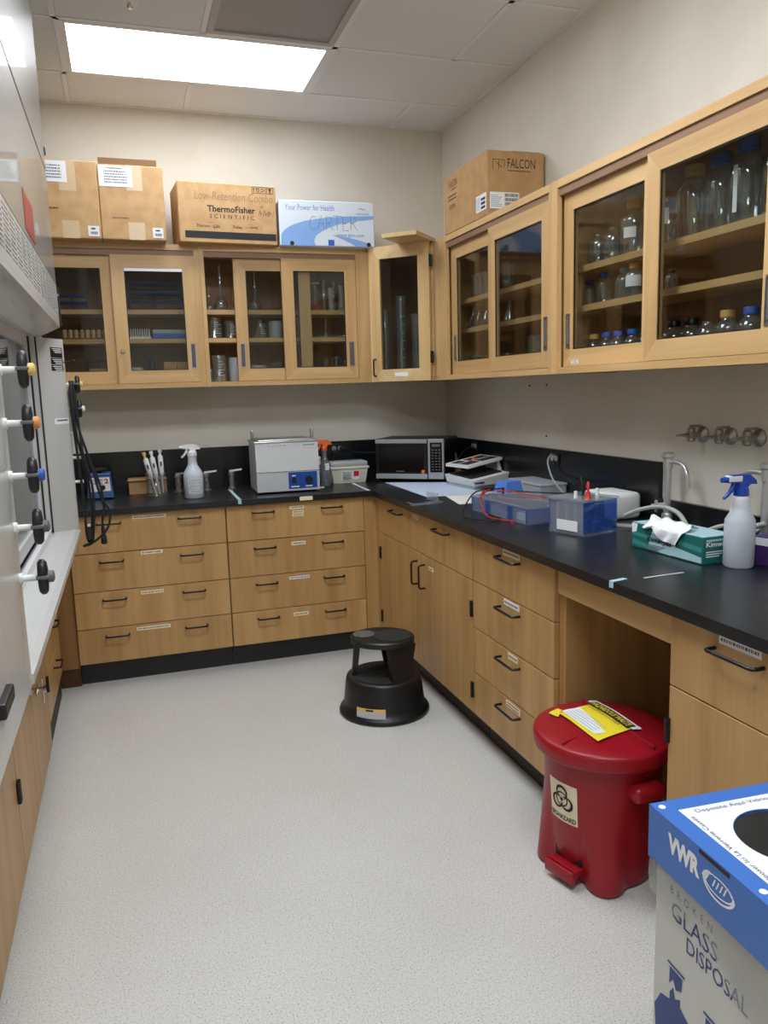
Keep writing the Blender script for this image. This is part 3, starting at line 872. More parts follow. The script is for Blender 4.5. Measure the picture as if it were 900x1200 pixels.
for a in range(3):
    q = 2*PI*a/3
    mb.prism([(.451+.010*math.cos(q+k), .281+.010*math.sin(q+k)) for k in (-.6, 0, .6)] + [(.451+.006*math.cos(q+k), .281+.006*math.sin(q+k)) for k in (.6, -.6)], 'y', -.0008, 0)
mb.prism([(.481, .292), (.501, .292), (.495, .283), (.493, .272), (.489, .272), (.487, .283)], 'y', -.0008, 0); mb.box(.485, .497, -.0008, 0, .267, .270)
mb.build('handling_symbols', 'ink', t)
mb = MB()
rr = random.Random(3)
for k in range(26):
    x_, z_ = rr.uniform(.03, .5), rr.uniform(.075, .20)
    mb.tube([(x_, -.0004, z_), (x_+rr.uniform(-.02, .03), -.0004, z_+rr.uniform(-.012, .012))], .0006, 4)
mb.build('scuff_marks', 'ink_soft', t)
# blue and white carton
t = carton('carton', 'white carton with blue swoosh and handwriting on the back cabinets', (-1.118, -.378, ZT), math.radians(-2.2), .535, .30, .240, 'white_carton')
def fr_poly(pts): return [(p[0]*.535, p[1]*.24) for p in pts]
up = [(.02, .30), (.12, .45), (.26, .55), (.46, .63), (.70, .67), (.995, .70)]
lo = [(.995, .63), (.80, .58), (.62, .50), (.48, .39), (.38, .25), (.345, .12), (.37, .008)]
pts = fr_poly(up+lo+[(.01, .008)])
mb = MB()
# strip the concave swoosh into quads between its two edges
def samp(c, n):
    P = [Vector((a, b_, 0)) for a, b_ in c]; L = [0]
    for i in range(1, len(P)): L.append(L[-1]+(P[i]-P[i-1]).length)
    out = []
    for k in range(n+1):
        s_ = L[-1]*k/n; i = max(j for j in range(len(L)) if L[j] <= s_+1e-9); i = min(i, len(P)-2)
        f_ = (s_-L[i])/(L[i+1]-L[i]); q = P[i].lerp(P[i+1], f_); out.append((q.x, q.y))
    return out
A = samp(fr_poly([(.01, .008), (.012, .16)]+up), 20); Bq = samp(fr_poly(list(reversed(lo))), 20)
vs = [(a, -.0009, b_) for a, b_ in A]+[(a, -.0009, b_) for a, b_ in Bq]
mb.add(vs, [(k, k+1, k+22, k+21) for k in range(20)])
A = samp(fr_poly([(.55, .26), (.72, .20), (.88, .12), (.97, .03), (.98, .008)]), 10); Bq = samp(fr_poly([(.55, .255), (.66, .16), (.76, .06), (.80, .008)]), 10)
vs = [(a, -.0009, b_) for a, b_ in A]+[(a, -.0009, b_) for a, b_ in Bq]
mb.add(vs, [(k, k+1, k+12, k+11) for k in range(10)])
mb.build('swoosh', 'carton_blue', t)
text('Your Power for Health', 'carton_text_blue', t, (.032, 0, .188), fx, fy, w=.275, h=.030)
text('www.gbo.com', 'carton_text_blue', t, (.318, 0, .046), fx, fy, w=.155, h=.026)
mb = MB(); ink_rows(mb, .43, .505, .172, .182, -.001, 1); mb.tube([(.445, -.0006, .20), (.46, -.0006, .207), (.475, -.0006, .20), (.485, -.0006, .203)], .0015, 5); mb.build('maker_mark', 'carton_text_blue', t)
front_rect(t, .268, .302, .004, .035, 'blue_cap', 'blue_seal')
# handwriting CARTER
ST = {'C': [[(.9, .9), (.5, 1), (.1, .7), (.05, .3), (.4, 0), (.95, .12)]], 'A': [[(0, 0), (.5, 1), (.95, 0)], [(.15, .42), (.85, .42)]],
      'R': [[(.1, 0), (.1, 1), (.75, .92), (.8, .6), (.15, .5)], [(.35, .5), (1, .02)]], 'T': [[(.5, 1), (.45, 0)], [(-.15, 1), (1.2, .96)]],
      'E': [[(.9, 1), (.1, .95), (.12, .02), (.95, 0)], [(.12, .5), (.7, .53)]]}
mb = MB()
for i, c in enumerate('CARTER'):
    for s_ in ST[c]: mb.tube([(.165+i*.046+p[0]*.040, -.0008, .085+p[1]*.075+.004*(i % 2)) for p in s_], .0011, 5)
mb.build('handwriting', 'ink_grey', t)
for x_ in (.065, .50): MB().lathe([(.012, 0), (.012, .001)], 16, M=Matrix.Translation((x_, 0, .013)) @ Matrix.Rotation(PI/2, 4, 'X')).build('finger_hole', 'ink', t)
# FALCON carton on the right cabinets (front face looks into the room)
t = carton('cardboard_box', 'tall tan carton on the right wall cabinets near the corner', (-.312, -.768, ZT), -PI/2, .522, .30, .290, 'cardboard_tan')
text('FALCON', 'ink_brown', t, (.075, 0, .222), fx, fy, w=.10, h=.034)
mb = MB(); ink_rows(mb, .09, .165, .205, .215, -.001, 1); ink_rows(mb, .055, .165, .155, .19, -.001, 2); ink_rows(mb, .075, .15, .115, .14, -.001, 3); mb.build('print', 'ink_soft', t)
lb = front_rect(t, .40, .514, .03, .105, 'paper', 'barcode_label', -.0018)
def barcodes(lb, x0, x1, z0, z1, y):
    mb = MB(); ink_rows(mb, x0, x0+(x1-x0)*.4, z0+.004, z1-.004, y, 7); mb.build('print', 'ink_faint', lb)
    mb = MB()
    for r_ in range(3):
        zz = z1-.012-r_*(z1-z0-.012)/3; x_ = x0+(x1-x0)*.5
        while x_ < x1-.006:
            ww = random.choice((.001, .0018, .003)); mb.box(x_, x_+ww, y-.0004, y, zz-.014, zz-.002); x_ += ww+.0014
    mb.build('barcode', 'ink', lb)
barcodes(lb, .405, .508, .033, .102, -.0021)
# its end face looks at the camera
ex, ey, ez = (0, 1, 0), (0, 0, 1), .522
def efr(y0, y1, z0, z1, m, name, off=.0008): return MB().box(.522+off-.0006, .522+off, y0, y1, z0, z1).build(name, m, t)
text('FALCON', 'ink', t, (.522, .105, .215), ex, ey, w=.145, h=.042)
mb = MB()
for k in range(14): mb.box(.522, .5226, .105+k*.0088, .105+k*.0088+.006, .200, .206)
for (p, q) in (((.03, .205), (.03, .25)), ((.03, .25), (.09, .25)), ((.09, .25), (.088, .215)), ((.045, .24), (.075, .215)), ((.06, .245), (.06, .205))):
    mb.tube([(.5222, p[0], p[1]), (.5222, q[0], q[1])], .0014, 5)
mb.build('maker_mark', 'ink_brown', t)
lb = efr(.012, .165, .03, .105, 'paper', 'barcode_label', .0018)
mb = MB()
for r_ in range(3):
    y_ = .09
    while y_ < .158:
        ww = random.choice((.001, .0018, .003)); mb.box(.5236, .5241, y_, y_+ww, .045+r_*.02, .060+r_*.02); y_ += ww+.0014
mb.build('barcode', 'ink', lb)
mb = MB()
for r_ in range(7): mb.box(.5236, .5241, .018, .018+random.uniform(.03, .06), .04+r_*.008, .043+r_*.008)
mb.build('print', 'ink_faint', lb)
MB().box(.30, .516, .13, .28, .2895, .2925, Matrix.Rotation(.0, 4, 'X')).build('flap', 'cardboard_dark', t)

# ================================================================== step stool
sx_, sy_ = -.955, -1.495
t = thing('step_stool', 'round black two-step rolling stool on the floor by the cabinets', 'step stool', (sx_, sy_, 0))
MB().lathe([(.196, .002), (.206, .004), (.208, .012), (.204, .022), (.190, .030), (.184, .060), (.178, .120), (.172, .160), (.168, .170), (.160, .175), (0, .175)], 56).build('base', 'stool_black', t, 50)
MB().lathe([(.150, .1752), (.150, .1775), (.146, .179), (0, .179)], 48).build('lower_tread', 'stool_pad', t, 40)
def blob(r0, k, phase, n=72): return [((r0*(1+k*math.cos(2*(2*PI*i/n-phase))))*math.cos(2*PI*i/n), (r0*(1+k*math.cos(2*(2*PI*i/n-phase))))*math.sin(2*PI*i/n)) for i in range(n)]
ph = math.radians(-32)
up = MB()
o1 = blob(.138, .07, ph); o2 = blob(.132, .07, ph)
up.prism(o1, 'z', .326, .347)
up.add([(a, b_, .347) for a, b_ in o1]+[(a, b_, .353) for a, b_ in o2], [(i, (i+1) % 72, (i+1) % 72+72, i+72) for i in range(72)]+[tuple(range(72, 144))])
up.build('upper_step', 'stool_black', t, 40)
def lobe(cx, cy, r, k, n, sc): return [(cx+(r+sc*math.cos(k*2*PI*i/n))*math.cos(2*PI*i/n), cy+(r+sc*math.cos(k*2*PI*i/n))*math.sin(2*PI*i/n)) for i in range(n)]
MB().prism(lobe(.04, -.022, .088, 12, 72, .003), 'z', .3532, .3552).build('upper_tread', 'stool_pad', t)
MB().prism(lobe(-.075, .045, .050, 9, 54, .004), 'z', .3533, .3558).build('worn_tread', 'stool_worn', t)
# two legs carry the upper step
def leg(pb, pt_, wb, wt_, th):
    b0, t0 = Vector(pb), Vector(pt_)
    rad = Vector((b0.x, b0.y, 0)).normalized(); tan = Vector((-rad.y, rad.x, 0))
    bb = [b0+tan*a*wb/2+rad*c*th/2 for a, c in ((-1, -1), (1, -1), (1, 1), (-1, 1))]
    tt = [t0+tan*a*wt_/2+rad*c*th/2 for a, c in ((-1, -1), (1, -1), (1, 1), (-1, 1))]
    return MB().hexa([tuple(p) for p in bb], [tuple(p) for p in tt]).build('leg', 'stool_black', t)
leg((.035, -.135, .175), (.055, -.098, .326), .085, .145, .026)
leg((-.130, .03, .175), (-.112, .03, .326), .055, .08, .024)
leg((.085, .11, .175), (.075, .095, .326), .085, .13, .026)
# curved warning sticker on the base
def on_base(a, b_): # a: angle offset, b: height
    r = .1905-(b_-.03)*.095+.0012
    return (r*math.cos(a), r*math.sin(a), b_)
def base_patch(a0, a1, z0, z1, m, name, n=8, off=0.0):
    vs = []
    for k in range(n+1):
        a = a0+(a1-a0)*k/n
        for z in (z0, z1):
            p = on_base(a, z); q = 1+off; vs.append((p[0]*q, p[1]*q, p[2]))
    MB().add(vs, [(2*k, 2*k+2, 2*k+3, 2*k+1) for k in range(n)]).build(name, m, t)
A0, A1 = math.radians(212), math.radians(254)
base_patch(A0, A1, .030, .058, 'sticker_grey', 'warning_sticker'); base_patch(A0, A1, .058, .074, 'sticker_amber', 'warning_sticker')
base_patch(A0+.25, A0+.44, .062, .070, 'ink', 'print', 4, .002)

# ================================================================== red biohazard bin
bx, by = -.700, -2.862
t = thing('waste_bin', 'round red biohazard bin with foot pedal and lid under the worktop', 'bin', (bx, by, 0))
TH0 = math.radians(196)
def bin_r(th, z):
    ph_ = th-TH0
    r = .150+.026*min(1, z/.385)
    lobe_ = max(0.0, -math.cos(4*ph_))**.8
    fl = max(0.0, 1-z/.30)
    r += .044*lobe_*fl**1.1
    front = max(0.0, math.cos(ph_))**10
    r -= .018*front*max(0.0, 1-z/.12)
    return r
vs = []; fs = []; NS = 96
zs = [.004, .012, .03, .06, .09, .12, .15, .18, .21, .24, .27, .31, .35, .386]
for z in zs:
    for i in range(NS):
        a = 2*PI*i/NS; r = bin_r(a, z) - (.006 if z == .004 else 0)
        vs.append((r*math.cos(a), r*math.sin(a), z))
for j in range(len(zs)-1):
    for i in range(NS): fs.append((j*NS+i, j*NS+(i+1) % NS, (j+1)*NS+(i+1) % NS, (j+1)*NS+i))
fs.append(tuple(range(NS-1, -1, -1))); fs.append(tuple(range((len(zs)-1)*NS, len(zs)*NS)))
MB().add(vs, fs).build('bin_body', 'bin_red', t, 50)
lid = MB().lathe([(.170, .386), (.196, .387), (.204, .393), (.206, .402), (.206, .428), (.203, .436), (.196, .440), (.15, .446), (.08, .451), (0, .453)], 64).build('lid', 'bin_red', t, 50)
MB().box(.040, .052, -.185, .185, .443, .452, r=.003).build('lid_ridge', 'bin_red', lid)
MB().box(-.190, -.06, -.004, .004, .440, .4485, Matrix.Rotation(.35, 4, 'Z'), r=.003).build('lid_ridge', 'bin_red', lid)
for s_ in (-1, 1):
    MB().box(-.03, .075, s_*.150, s_*.212, .295, .345, r=.018, seg=3).build('handle', 'bin_red', t, 50)
Mp = Matrix.Rotation(TH0, 4, 'Z')
pd = MB(); pd.box(.10, .185, -.055, .055, .035, .058, Mp, r=.006); pd.box(.172, .188, -.055, .055, .020, .058, Mp, r=.004)
pd.build('pedal', 'bin_red', t, 40)
pd = MB(); pd.box(.085, .1455, -.050, .050, .062, .092, Mp); pd.build('pedal_recess', 'gasket', t)
# biohazard label follows the body
LC = TH0-.03; LR = .172
def onbin(a, b_, off):  # a metres round, b height from label bottom
    th = LC-.055/LR+a/LR; z = .190+b_
    r = bin_r(th, z)+off
    return (r*math.cos(th), r*math.sin(th), z)
def bin_patch(poly_rows, m, name, off): pass
vs = []; fs = []
for i in range(9):
    for j in range(9): vs.append(onbin(.11*i/8, .125*j/8, .0012))
for i in range(8):
    for j in range(8): fs.append((i*9+j, (i+1)*9+j, (i+1)*9+j+1, i*9+j+1))
lb = MB().add(vs, fs).build('biohazard_label', 'paper_cream', t, 50)
text('BIOHAZARD', 'ink', lb, (0, 0, 0), fx, fy, w=.10, h=.016, bold=.02, warp=lambda a, b_: onbin(.005+a, .006+b_, .0020))
sy = MB()
def arc(cx, cz, r0, r1, a0, a1, n=22):
    vs = []
    for k in range(n+1):
        a = a0+(a1-a0)*k/n; q = math.sin(PI*k/n)
        ri = r0+(r1-r0)*(.75*(1-q)); ro = r1
        for r_ in (ri, ro): vs.append(onbin(cx+r_*math.cos(a), cz+r_*math.sin(a), .0020))
    sy.add(vs, [(2*k, 2*k+2, 2*k+3, 2*k+1) for k in range(n)])
for k in range(3):
    q = PI/2+2*PI*k/3
    cx, cz = .055+.0215*math.cos(q), .072+.0215*math.sin(q)
    arc(cx, cz, .0155, .0245, q+.5, q+2*PI-.5) if False else arc(cx, cz, .0135, .0225, q-PI+.42, q+PI-.42)
def ring(cx, cz, r0, r1, n=28):
    vs = []
    for k in range(n+1):
        a = 2*PI*k/n
        for r_ in (r0, r1): vs.append(onbin(cx+r_*math.cos(a), cz+r_*math.sin(a), .0022))
    sy.add(vs, [(2*k, 2*k+2, 2*k+3, 2*k+1) for k in range(n)])
ring(.055, .072, .019, .0235); ring(.055, .072, .0005, .006)
sy.build('biohazard_symbol', 'ink', lb)
# yellow label on the lid: two lifted sheets
def lidz(x, y): return .4535-.0095*((x*x+y*y)**.5/.196)**1.6
def sheet(c4, off, m, name, parent, wave=.002, n=12):
    vs = []; fs = []
    C = [Vector(p) for p in c4]
    for i in range(n+1):
        for j in range(n+1):
            u, v = i/n, j/n
            p = (C[0]*(1-u)+C[1]*u)*(1-v)+(C[3]*(1-u)+C[2]*u)*v
            vs.append((p.x, p.y, lidz(p.x, p.y)+off+wave*(.5+.5*math.sin(u*7+v*5))))
    for i in range(n):
        for j in range(n): fs.append((i*(n+1)+j, (i+1)*(n+1)+j, (i+1)*(n+1)+j+1, i*(n+1)+j+1))
    return MB().add(vs, fs).build(name, m, parent, 60)
loc2 = lambda x, y: (x-bx, y-by, 0)
hz = sheet([loc2(-.785, -2.755), loc2(-.785, -2.965), loc2(-.640, -2.930), loc2(-.640, -2.722)], .004, 'haz_yellow', 'waste_label', t)
sheet([loc2(-.772, -2.745), loc2(-.772, -2.93), loc2(-.735, -2.93), loc2(-.705, -2.74)], .0058, 'paper', 'white_field', hz)
sheet([loc2(-.652, -2.705), loc2(-.652, -2.945), loc2(-.622, -2.945), loc2(-.622, -2.705)], .0055, 'paper', 'white_field', hz)
sheet([loc2(-.664, -2.722), loc2(-.664, -2.930), loc2(-.631, -2.930), loc2(-.631, -2.722)], .0072, 'ink', 'black_band', hz)
sheet([loc2(-.812, -2.735), loc2(-.80, -2.775), loc2(-.76, -2.73), loc2(-.77, -2.712)], .003, 'haz_yellow', 'torn_corner', hz)
def onlid(ox, oy):
    return lambda a, b_: (ox+b_-bx, oy-a-by, lidz(ox+b_-bx, oy-a-by)+.0095)
text('HAZARDOUS WASTE', 'haz_yellow', hz, (0, 0, 0), fx, fy, w=.192, h=.022, bold=.02, warp=onlid(-.659, -2.730))
text('ACCUMULATION AREA', 'ink_brown', hz, (0, 0, 0), fx, fy, w=.165, h=.008, warp=onlid(-.680, -2.745))
mb = MB()
for k in range(5):
    xk = -.765+k*.011
    p = [(xk-bx, -2.76-.03*j-by, lidz(xk-bx, -2.76-.03*j-by)+.0085) for j in range(6)]
    mb.tube(p, .0006, 4)
mb.build('form_lines', 'ink_faint', hz)

# ================================================================== glass disposal box
RZ = math.radians(-3.3)
t = thing('disposal_box', 'tall white broken glass disposal box with blue lid', 'box', (-1.127, -3.649, 0), RZ)
Sz = .325; TZ = .69; LZ = .588
def wall4(mb, x0, x1, y0, y1, z0, z1, th):
    mb.box(x0, x1, y0, y0+th, z0, z1); mb.box(x0, x1, y1-th, y1, z0, z1); mb.box(x0, x0+th, y0+th, y1-th, z0, z1); mb.box(x1-th, x1, y0+th, y1-th, z0, z1)
mb = MB(); wall4(mb, .012, Sz-.012, -Sz+.012, -.012, .002, TZ-.006, .004); mb.box(.012, Sz-.012, -Sz+.012, -.012, .0, .004)
body = mb.build('carton_body', 'vwr_body', t)
mb = MB(); wall4(mb, .006, Sz-.006, -Sz+.006, -.006, .52, LZ+.02, .0006)
# ragged liner hem: a loose film under the lid
vs = []; N_ = 64; per = []
for k in range(N_):
    q = k/N_*4; sd = int(q); f_ = q-sd; a, b_ = .003, Sz-.003
    per.append([(a, -a-(b_-a)*f_), (a+(b_-a)*f_, -b_), (b_, -b_+(b_-a)*f_), (b_-(b_-a)*f_, -a)][sd])
mb = MB()
for k, (x_, y_) in enumerate(per):
    f_ = (k/N_*4) % 1
    drop = .03+.10*abs(math.sin(k*.27+1.2))*(.35+.65*f_ if k < 16 else .5)
    nx = (x_-Sz/2)/Sz; ny = (y_+Sz/2)/Sz
    bul = .004+.006*math.sin(k*1.7)
    vs += [(x_, y_, LZ+.02), (x_+nx*bul, y_+ny*bul, LZ-drop*.5), (x_+nx*bul*.3, y_+ny*bul*.3, LZ-drop)]
mb.add(vs, [(3*k+j, 3*((k+1) % N_)+j, 3*((k+1) % N_)+j+1, 3*k+j+1) for k in range(N_) for j in (0, 1)])
mb.build('plastic_liner', 'liner', t, 60)
lidm = MB(); wall4(lidm, 0, Sz, -Sz, 0, LZ, TZ-.0005, .004)
# lid top with a round hole
NC = 48; hc = (Sz/2, -Sz/2); hr = .086
vs = []
for k in range(NC):
    a = 2*PI*k/NC; c_, s_ = math.cos(a), math.sin(a); q = (Sz/2)/max(abs(c_), abs(s_))
    vs += [(hc[0]+hr*c_, hc[1]+hr*s_, TZ), (hc[0]+q*c_, hc[1]+q*s_, TZ), (hc[0]+hr*c_, hc[1]+hr*s_, TZ-.005), (hc[0]+q*c_, hc[1]+q*s_, TZ-.005)]
fs = []
for k in range(NC):
    a, b_ = 4*k, 4*((k+1) % NC)
    fs += [(a, a+1, b_+1, b_), (a+2, b_+2, b_+3, a+3), (a, b_, b_+2, a+2)]
lidm.add(vs, fs)
lid = lidm.build('lid', 'vwr_blue', t)
vs = []
wi = Sz/2-.036
for k in range(NC):
    a = 2*PI*k/NC; c_, s_ = math.cos(a), math.sin(a); q = wi/max(abs(c_), abs(s_))
    vs += [(hc[0]+(hr+.001)*c_, hc[1]+(hr+.001)*s_, TZ+.0006), (hc[0]+q*c_, hc[1]+q*s_, TZ+.0006)]
MB().add(vs, [(2*k, 2*k+1, 2*((k+1) % NC)+1, 2*((k+1) % NC)) for k in range(NC)]).build('white_field', 'white_print', lid)
text('Deposite Aquí Vidrios Rotos', 'vwr_navy', lid, (.062, -.058, TZ+.0006), (1, 0, 0), (0, 1, 0), w=.21, h=.014)
text('Déposer Ici La Verrerie Cassée', 'vwr_navy', lid, (.052, -.268, TZ+.0006), (0, 1, 0), (-1, 0, 0), w=.205, h=.013)
for q in ((.015, -.018), (.016, -Sz+.05)): MB().lathe([(.0065, 0), (.0065, .0012)], 16, (q[0], q[1], TZ)).build('white_dot', 'white_print', lid)
MB().box(-.0008, .0006, -.220, -.145, TZ-.010, TZ-.003).build('slot', 'ink', lid)
# side facing the room: x = 0 face, read from +y to -y
fd, fu = (0, -1, 0), (0, 0, 1)
text('VWR', 'white_print', lid, (0, -.060, .632), fd, fu, w=.088, h=.037, bold=.055)
lg = MB()
def lp_(pts): lg.add([(-.0008, -p[0], p[1]) for p in pts], [tuple(range(len(pts)))])
cx, cz = .196, .648
lp_([(.154, .648), (.158, .656), (.166, .662), (.176, .664), (.170, .652), (.162, .638)])
def ell(a0, a1, rx, rz, wx, n=24):
    vs = []
    for k in range(n+1):
        a = a0+(a1-a0)*k/n
        for q in (1, wx): vs.append((-.0008, -(cx+rx*q*math.cos(a)), cz+rz*q*math.sin(a)))
    lg.add(vs, [(2*k, 2*k+2, 2*k+3, 2*k+1) for k in range(n)])
ell(PI*.62, PI*2.05, .038, .017, .86); ell(PI*.05, PI*.62, .036, .016, .84); ell(PI*1.05, PI*1.98, .040, .026, .86)
for k in range(4): lp_([(.180+k*.009, .642), (.183+k*.009, .642), (.189+k*.009, .657), (.186+k*.009, .657)])
lg.build('logo', 'white_print', lid)
bxo = .0118
text('BROKEN', 'vwr_navy', body, (bxo, -.055, .545), fd, fu, w=.115, h=.016, spacing=1.9)
text('GLASS', 'vwr_navy', body, (bxo, -.060, .500), fd, fu, w=.125, h=.034)
text('DISPOSAL', 'vwr_navy', body, (bxo, -.105, .462), fd, fu, w=.155, h=.030)
art = MB()
def ap(pts): art.add([(bxo-.0006, -p[0], p[1]) for p in pts], [tuple(range(len(pts)))])
def flask(x, z, s):
    ap([(x, z), (x+.10*s, z), (x+.105*s, z+.05*s), (x+.085*s, z+.085*s), (x+.064*s, z+.095*s), (x+.064*s, z+.11*s), (x+.05*s, z+.10*s), (x+.045*s, z+.118*s), (x+.036*s, z+.104*s), (x+.036*s, z+.09*s), (x+.012*s, z+.082*s), (x-.005*s, z+.05*s)])
    ap([(x+.034*s, z+.118*s), (x+.044*s, z+.132*s), (x+.052*s, z+.118*s), (x+.066*s, z+.126*s), (x+.068*s, z+.150*s), (x+.034*s, z+.150*s)])
    ap([(x+.028*s, z+.154*s), (x+.074*s, z+.154*s), (x+.074*s, z+.158*s), (x+.028*s, z+.158*s)])
flask(.022, .235, 1.1); flask(.125, .215, 1.1)
art.build('printed_flasks', 'vwr_navy', body)
# ================================================================== glassware and supplies in the wall cabinets
Z3, Z2, Z1 = ZB+.4215, ZB+.2675, ZB+.0255
_gm = {}
def gmesh(kind, r, h, m):
    k = (kind, round(r, 4), round(h, 4), m)
    if k in _gm: return _gm[k]
    if kind == 'beaker': p = [(0, .002), (r*.92, .002), (r*.98, .008), (r, h*.9), (r*1.06, h)]
    elif kind == 'tumbler': p = [(0, .002), (r*.75, .002), (r*.8, .01), (r, h)]
    elif kind == 'erlenmeyer': p = [(0, .002), (r*.94, .002), (r, .012), (r*.95, h*.12), (r*.34, h*.72), (r*.34, h*.94), (r*.42, h)]
    elif kind == 'volumetric': p = [(0, .002), (r*.55, .002), (r*.8, h*.03), (r, h*.12), (r*.92, h*.2), (r*.5, h*.3), (r*.22, h*.36), (r*.2, h*.95), (r*.28, h)]
    elif kind == 'cylinder': p = [(0, .002), (r*1.7, .002), (r*1.7, .008), (r, .016), (r, h*.96), (r*1.15, h)]
    elif kind == 'bottle': p = [(0, .002), (r*.9, .002), (r, .010), (r, h*.60), (r*.93, h*.68), (r*.62, h*.77), (r*.46, h*.82), (r*.46, h*.88)]
    elif kind == 'jar': p = [(0, .002), (r*.94, .002), (r, .010), (r, h*.82), (r*.9, h*.88), (r*.9, h*.92)]
    inner = [(max(0.0, a-.0016) if a > 0 else 0.0, b_+(.0022 if b_ < .02 else 0)) for a, b_ in reversed(p)]
    me = MB().lathe(p+inner, 28, caps=False).mesh(kind, 50)
    _gm[k] = me
    return me
def capmesh(r, z0, z1, m):
    k = ('cap', m, round(r, 4), round(z0, 4), round(z1, 4))
    if k not in _gm: _gm[k] = MB().lathe([(r*.9, z0), (r, z0+.002), (r, z1-.004), (r*.9, z1), (0, z1)], 22).mesh('cap', 40)
    return _gm[k]
NM = {'beaker': 'beaker', 'tumbler': 'tall_beaker', 'erlenmeyer': 'conical_flask', 'volumetric': 'volumetric_flask', 'cylinder': 'measuring_cylinder', 'bottle': 'glass_bottle', 'jar': 'plastic_beaker'}
CT = {'beaker': 'beaker', 'tumbler': 'beaker', 'erlenmeyer': 'flask', 'volumetric': 'flask', 'cylinder': 'cylinder', 'bottle': 'bottle', 'jar': 'beaker'}
def ware(kind, x, y, z, r, h, label, m='glassware', cap=None, paper=None, marks=False):
    t = thing(NM[kind], label, CT[kind], (x, y, z), 0, 'glassware in the wall cabinets')
    link('vessel', gmesh(kind, r, h, m), m, t)
    if cap: link('cap', capmesh(r*.56, h*.84, h, cap), cap, t)
    if paper:
        z0, z1, a0, a1 = paper
        vs = []
        for k in range(9):
            a = a0+(a1-a0)*k/8
            vs += [(r*1.01*math.cos(a), r*1.01*math.sin(a), z0*h), (r*1.01*math.cos(a), r*1.01*math.sin(a), z1*h)]
        MB().add(vs, [(2*k, 2*k+2, 2*k+3, 2*k+1) for k in range(8)]).build('label', 'paper', t, 60)
    if kind == 'cylinder':
        pass
    if marks:
        mk = MB()
        for k in range(6):
            zz = h*(.25+.1*k); q = .5 if k % 2 else .8
            vs = []
            for j in range(6):
                a = -PI/2-.1+q*j/5
                vs += [(r*1.005*math.cos(a), r*1.005*math.sin(a), zz), (r*1.005*math.cos(a), r*1.005*math.sin(a), zz+.0016)]
            mk.add(vs, [(2*j, 2*j+2, 2*j+3, 2*j+1) for j in range(5)])
        mk.build('graduations', 'white_print', t)
    return t
yb = -.15
MC = 'in middle back cabinet'
ware('volumetric', -1.495, yb, Z3, .026, .135, 'small volumetric flask at left end of top shelf '+MC)
ware('volumetric', -1.430, yb, Z3, .040, .250, 'tallest volumetric flask, in the open side of the middle back cabinet')
ware('volumetric', -1.362, yb, Z3, .022, .110, 'small volumetric flask by the open door edge, top shelf '+MC)
ware('volumetric', -1.235, yb, Z3, .036, .215, 'long-necked volumetric flask behind the open sliding door, top shelf '+MC)
ware('cylinder', -.828, yb, Z3, .011, .180, 'thin measuring cylinder next to the red-based one '+MC, 'glassware_thick')
ware('cylinder', -.792, yb-.02, Z3, .014, .135, 'short wide measuring cylinder on the top shelf '+MC, 'frosted')
ware('cylinder', -.762, yb+.03, Z3, .010, .178, 'thin tall measuring cylinder between two white ones '+MC, 'glassware_thick')
ware('cylinder', -.728, yb-.02, Z3, .015, .150, 'white plastic measuring cylinder, rightmost on top shelf '+MC, 'frosted')
t = thing('burette_stand', 'glass measuring cylinder with a red base and wide collar on the top shelf', 'cylinder', (-.882, yb, Z3))
MB().lathe([(.0, .0), (.024, .0), (.024, .006), (.017, .02), (.014, .036)], 20).build('base', 'red_plastic', t, 40)
MB().lathe([(.010, .03), (.010, .205)], 16, caps=False).build('tube', 'glassware_thick', t, 50)
MB().lathe([(.010, .158), (.026, .160), (.026, .164), (.010, .166)], 20, caps=False).build('collar', 'white_plastic', t, 40)
ware('beaker', -1.475, yb, Z2, .045, .118, 'tall glass beaker at the left end of the middle shelf '+MC, marks=True)
ware('beaker', -1.385, yb, Z2, .040, .100, 'glass beaker beside the open sliding door, middle shelf '+MC, marks=True)
ware('erlenmeyer', -1.215, yb, Z2, .042, .105, 'conical flask with white graduations on the middle shelf '+MC, 'glassware_thick', marks=True)
ware('jar', -1.125, yb, Z2, .040, .108, 'frosted white plastic beaker on the middle shelf '+MC, 'frosted')
ware('volumetric', -.825, yb, Z2, .020, .105, 'little volumetric flask on the middle shelf behind the right sliding door')
for k, (xa, xb, yk) in enumerate(((-.895, -.82, -.10), (-.80, -.70, -.12))):
    o = MB().lathe([(.009, 0), (.009, .10), (.012, .105)], 14, M=Matrix.Translation((xa, yk, Z2+.0125)) @ Matrix.Rotation(PI/2, 4, 'Y'), caps=False).build('glass_tube', 'glassware_thick', None, 50)
    tag(o, ['glass tube lying beside the little flask on the middle shelf', 'glass tube lying under the right end of the middle shelf contents'][k], 'tube', 'glassware in the wall cabinets'); rebase(o, (xa, yk, Z2))
ware('beaker', -1.465, yb-.03, Z1, .040, .150, 'tall narrow graduated beaker, left end of the bottom shelf '+MC, marks=True)
ware('beaker', -1.500, yb+.07, Z1, .030, .075, 'small glass beaker behind the tall one on the bottom shelf '+MC)
ware('jar', -1.365, yb, Z1, .042, .150, 'translucent plastic beaker by the open door on the bottom shelf '+MC, 'frosted')
ware('jar', -1.240, yb, Z1, .050, .100, 'wide translucent plastic tub on the bottom shelf behind the left sliding door', 'frosted')
ware('beaker', -1.130, yb, Z1, .040, .105, 'glass beaker on the bottom shelf behind the edge of the right sliding door')
for k, (xx, hh) in enumerate(((-.835, .115), (-.768, .135), (-.712, .11))):
    ware('tumbler', xx, yb, Z1, .026, hh, ['left', 'middle', 'right'][k]+' of three slim beakers, bottom shelf, right door of middle back cabinet')
